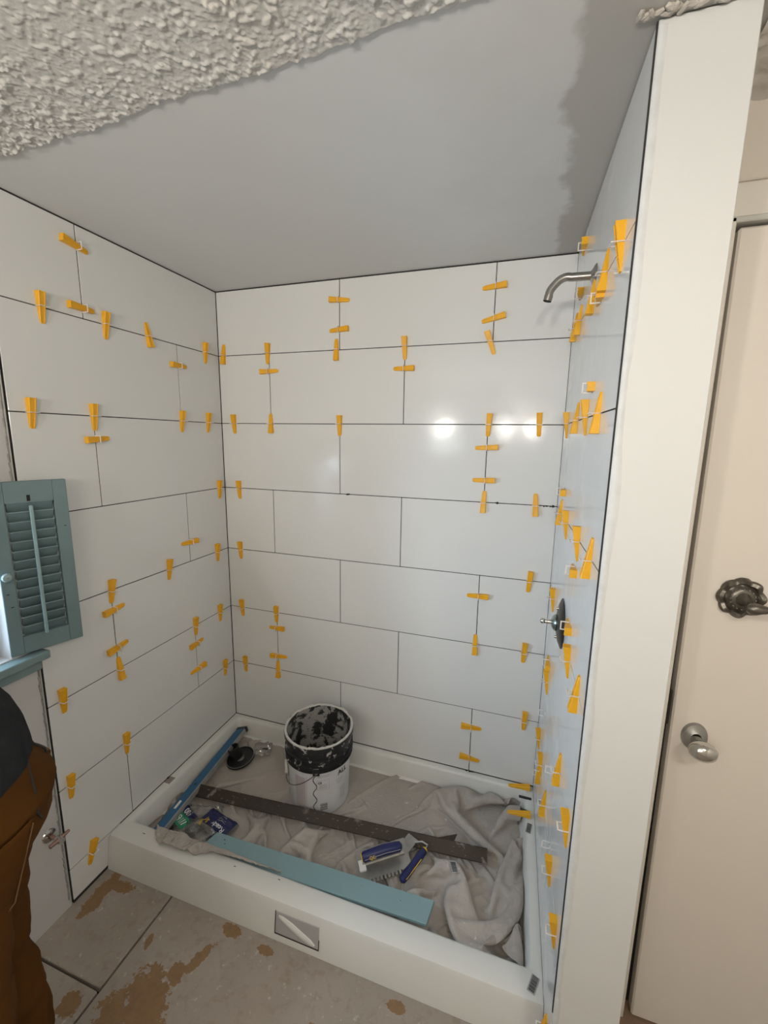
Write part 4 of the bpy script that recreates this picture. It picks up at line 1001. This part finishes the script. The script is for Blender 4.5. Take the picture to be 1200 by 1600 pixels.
# ------------------------------------------------------------------ the person at the left edge
PC = (.405, -1.350); PF = math.atan2(-.76, -.65)
per = empty('person', (*PC, 0)); per.rotation_euler = (0, 0, PF)
tag(per, 'person in charcoal shirt and brown canvas work trousers standing beside the left window', 'person')
def bend(me):
    # lean the upper body forward about the hips
    for v in me.vertices:
        z = v.co.z-.98
        if z > 0:
            t = min(1, z/.22); a = R(36)*t*t*(3-2*t); x = v.co.x
            v.co.x = x*math.cos(a)+z*math.sin(a); v.co.z = .98+z*math.cos(a)-x*math.sin(a)
    return me
def skinned(name, V, E, mat, sub=2):
    me = bpy.data.meshes.new(name); me.from_pydata([v[:3] for v in V], E, []); me.materials.append(mat); bend(me)
    o = link(name, me, per); sk = o.modifiers.new('skin', 'SKIN'); sk.use_smooth_shade = True
    for i, v in enumerate(V):
        r_ = v[3]; me.skin_vertices[0].data[i].radius = (r_, v[4] if len(v) > 4 else r_)
    me.skin_vertices[0].data[0].use_root = True
    s = o.modifiers.new('sub', 'SUBSURF'); s.levels = sub; s.render_levels = sub; return o
V = [(0, 0, .96, .125, .10), (0, 0, 1.10, .11, .09), (.01, 0, 1.25, .13, .10), (.0, 0, 1.38, .12, .09), (.0, 0, 1.45, .055), (.015, 0, 1.52, .050), (.03, 0, 1.60, .080, .075), (.028, 0, 1.68, .088, .08), (.02, 0, 1.74, .065)]
E = [(i, i+1) for i in range(8)]
for s in (-1, 1):
    b = len(V); V += [(0, s*.09, .90, .085), (.01, s*.10, .70, .068), (.01, s*.10, .50, .052), (-.01, s*.105, .30, .050), (-.01, s*.105, .10, .036), (.03, s*.11, .04, .036), (.13, s*.115, .03, .030)]
    E += [(0, b)]+[(b+i, b+i+1) for i in range(6)]
    b = len(V); V += [(0, s*.17, 1.40, .055), (.02, s*.21, 1.31, .046), (.05, s*.225, 1.17, .038), (.12, s*.21, 1.12, .032), (.18, s*.185, 1.11, .024), (.205, s*.175, 1.11, .026, .018)]
    E += [(3, b)]+[(b+i, b+i+1) for i in range(5)]; hnd = b+5
    for j, (dy, ln) in enumerate([(-.024, .07), (-.008, .082), (.008, .078), (.024, .062)]):
        c = len(V); y0 = s*.18+dy; V += [(.235, y0, 1.106, .0095), (.235+ln*.5, y0, 1.095, .0085), (.235+ln*.8, y0, 1.07, .0075)]; E += [(hnd, c), (c, c+1), (c+1, c+2)]
    c = len(V); V += [(.215, s*.175-s*.034, 1.10, .0105), (.24, s*.175-s*.052, 1.09, .009)]; E += [(hnd, c), (c, c+1)]
body = skinned('body', V, E, M_skin)
def loft(bm, rings, n=40, wr=0, seed=0, cap=False):
    RR = []
    for cx, cy, z, rx, ry in rings:
        ring = []
        for k in range(n):
            a = 2*PI*k/n; p = Vector((cx+rx*math.cos(a), cy+ry*math.sin(a), z)); q = noise.noise(Vector((p.x*9+seed, p.y*9, p.z*11)))+.6*noise.noise(Vector((p.x*20, p.y*20+seed, p.z*26)))
            ring.append(bm.verts.new(p+Vector((math.cos(a), math.sin(a), 0))*wr*q))
        RR.append(ring)
    for a_, b_ in zip(RR, RR[1:]):
        for k in range(n): bm.faces.new((a_[k], a_[(k+1) % n], b_[(k+1) % n], b_[k]))
    if cap: bm.faces.new(RR[0][::-1]); bm.faces.new(RR[-1])
def dens(r, m=5):
    out = []
    for a, b in zip(r, r[1:]):
        for k in range(m): t = k/m; t = t*t*(3-2*t); out.append(tuple(a[i]*(1-t)+b[i]*t for i in range(5)))
    return out+[r[-1]]
bm = bmesh.new()
loft(bm, dens([(0, 0, 1.07, .125, .165), (-.005, 0, 1.0, .140, .175), (-.018, 0, .93, .158, .182), (-.012, 0, .86, .148, .185), (0, 0, .80, .125, .180)], 6), 56, .010, 1)
for s in (-1, 1): loft(bm, dens([(-.005, s*.088, .90, .120, .095), (-.002, s*.095, .76, .112, .098), (.004, s*.10, .60, .098, .090), (.006, s*.102, .48, .088, .082), (-.012, s*.105, .34, .090, .080), (-.012, s*.105, .16, .082, .074), (.01, s*.105, .05, .090, .078)], 6), 40, .013, 3*s)
tro = link('trousers', fin(bm, 'trousers', M_denim, True), per)
def hip(a, z, off=0):
    rr = [(1.07, 0, .125, .165), (1.0, -.005, .140, .175), (.93, -.018, .158, .182), (.86, -.012, .148, .185), (.78, 0, .130, .183), (.70, 0, .125, .185)]
    zs = [r_[0] for r_ in rr][::-1]; f = [np.interp(z, zs, [r_[i] for r_ in rr][::-1]) for i in (1, 2, 3)]
    return (float(f[0]+(f[1]+off)*math.cos(a)), float((f[2]+off)*math.sin(a)), z)
for s in (-1, 1):
    bm = bmesh.new(); add_tube(bm, [hip(s*R(172), 1.0, .003), hip(s*R(160), .955, .004), hip(s*R(156), .915, .004), hip(s*R(164), .885, .002)], .0022, 8)
    link('pocket_edge', fin(bm, 'pocket_edge', M_gap, True), tro)
    Ag, Zg = np.meshgrid(np.linspace(R(112), R(150), 14), np.linspace(.765, .925, 14))
    Pg = np.array([[hip(s*a_, z_, .008) for a_, z_ in zip(ra, rz)] for ra, rz in zip(Ag, Zg)])
    bp = grid_obj('patch_pocket', Pg[..., 0], Pg[..., 1], Pg[..., 2], M_denim, tro); bp.modifiers.new('t', 'SOLIDIFY').thickness = .003
    bm = bmesh.new(); add_tube(bm, [hip(s*R(114), .92, .0115), hip(s*R(114), .775, .0115), hip(s*R(131), .77, .0115), hip(s*R(148), .775, .0115), hip(s*R(148), .92, .0115)], .0012, 6)
    link('stitching', fin(bm, 'stitching', M_stitch, True), bp)
for s in (-1, 1):
    bm = bmesh.new(); add_tube(bm, [(-.02, s*.186, 1.04), (-.02, s*.196, .90), (-.01, s*.200, .72), (0, s*.196, .50)], .0022, 8); link('side_seam', fin(bm, 'side_seam', M_stitch, True), tro)
bm = bmesh.new()
loft(bm, dens([(0, 0, .965, .148, .182), (0, 0, 1.0, .150, .184), (.0, 0, 1.12, .140, .178), (.01, 0, 1.28, .142, .190), (.0, 0, 1.40, .120, .185), (0, 0, 1.46, .075, .10), (.0, 0, 1.48, .065, .07)], 6), 56, .006, 9)
for s in (-1, 1):
    add_tube(bm, [(0, s*.15, 1.41), (.015, s*.20, 1.35), (.03, s*.222, 1.28), (.045, s*.23, 1.21)], [.075, .072, .062, .058], 20, caps=False)
link('shirt', bend(fin(bm, 'shirt', M_shirt, True)), per)
for s in (-1, 1):
    bm = bmesh.new(); add_tube(bm, [(-.07, s*.108, .045), (-.04, s*.108, .050), (.03, s*.11, .052), (.10, s*.115, .040), (.17, s*.118, .032), (.20, s*.118, .028)], [.035, .048, .052, .045, .038, .015], 20)
    for v in bm.verts: v.co.z = max(v.co.z, .001)
    link('boot', fin(bm, 'boot', M_boot, True), per)
bm = bmesh.new(); bmesh.ops.create_uvsphere(bm, u_segments=28, v_segments=18, radius=1, matrix=Matrix.Translation((.005, 0, 1.705)) @ Matrix.Diagonal((.102, .088, .085, 1)))
bmesh.ops.delete(bm, geom=[v for v in bm.verts if v.co.x > .07 and v.co.z < 1.72 or v.co.z < 1.64], context='VERTS'); link('hair', bend(fin(bm, 'hair', M_hair, True)), per)
for s in (-1, 1):
    bm = bmesh.new(); bmesh.ops.create_uvsphere(bm, u_segments=14, v_segments=10, radius=.011, matrix=Matrix.Translation((.100, s*.030, 1.665))); link('eye', bend(fin(bm, 'eye', M_white, True)), per)
    bm = bmesh.new(); bmesh.ops.create_uvsphere(bm, u_segments=14, v_segments=10, radius=1, matrix=Matrix.Translation((.02, s*.088, 1.655)) @ Matrix.Diagonal((.018, .008, .030, 1))); link('ear', bend(fin(bm, 'ear', M_skin, True)), per)
bm = bmesh.new(); add_tube(bm, [(.108, 0, 1.668), (.120, 0, 1.645), (.126, 0, 1.630), (.112, 0, 1.622)], [.006, .010, .013, .009], 12); link('nose', bend(fin(bm, 'nose', M_skin, True)), per)
bm = bmesh.new(); add_tube(bm, [(.098, -.024, 1.596), (.108, 0, 1.598), (.098, .024, 1.596)], [.003, .006, .003], 10); link('mouth', bend(fin(bm, 'mouth', plain('lips', (.36, .15, .12), .5), True)), per)
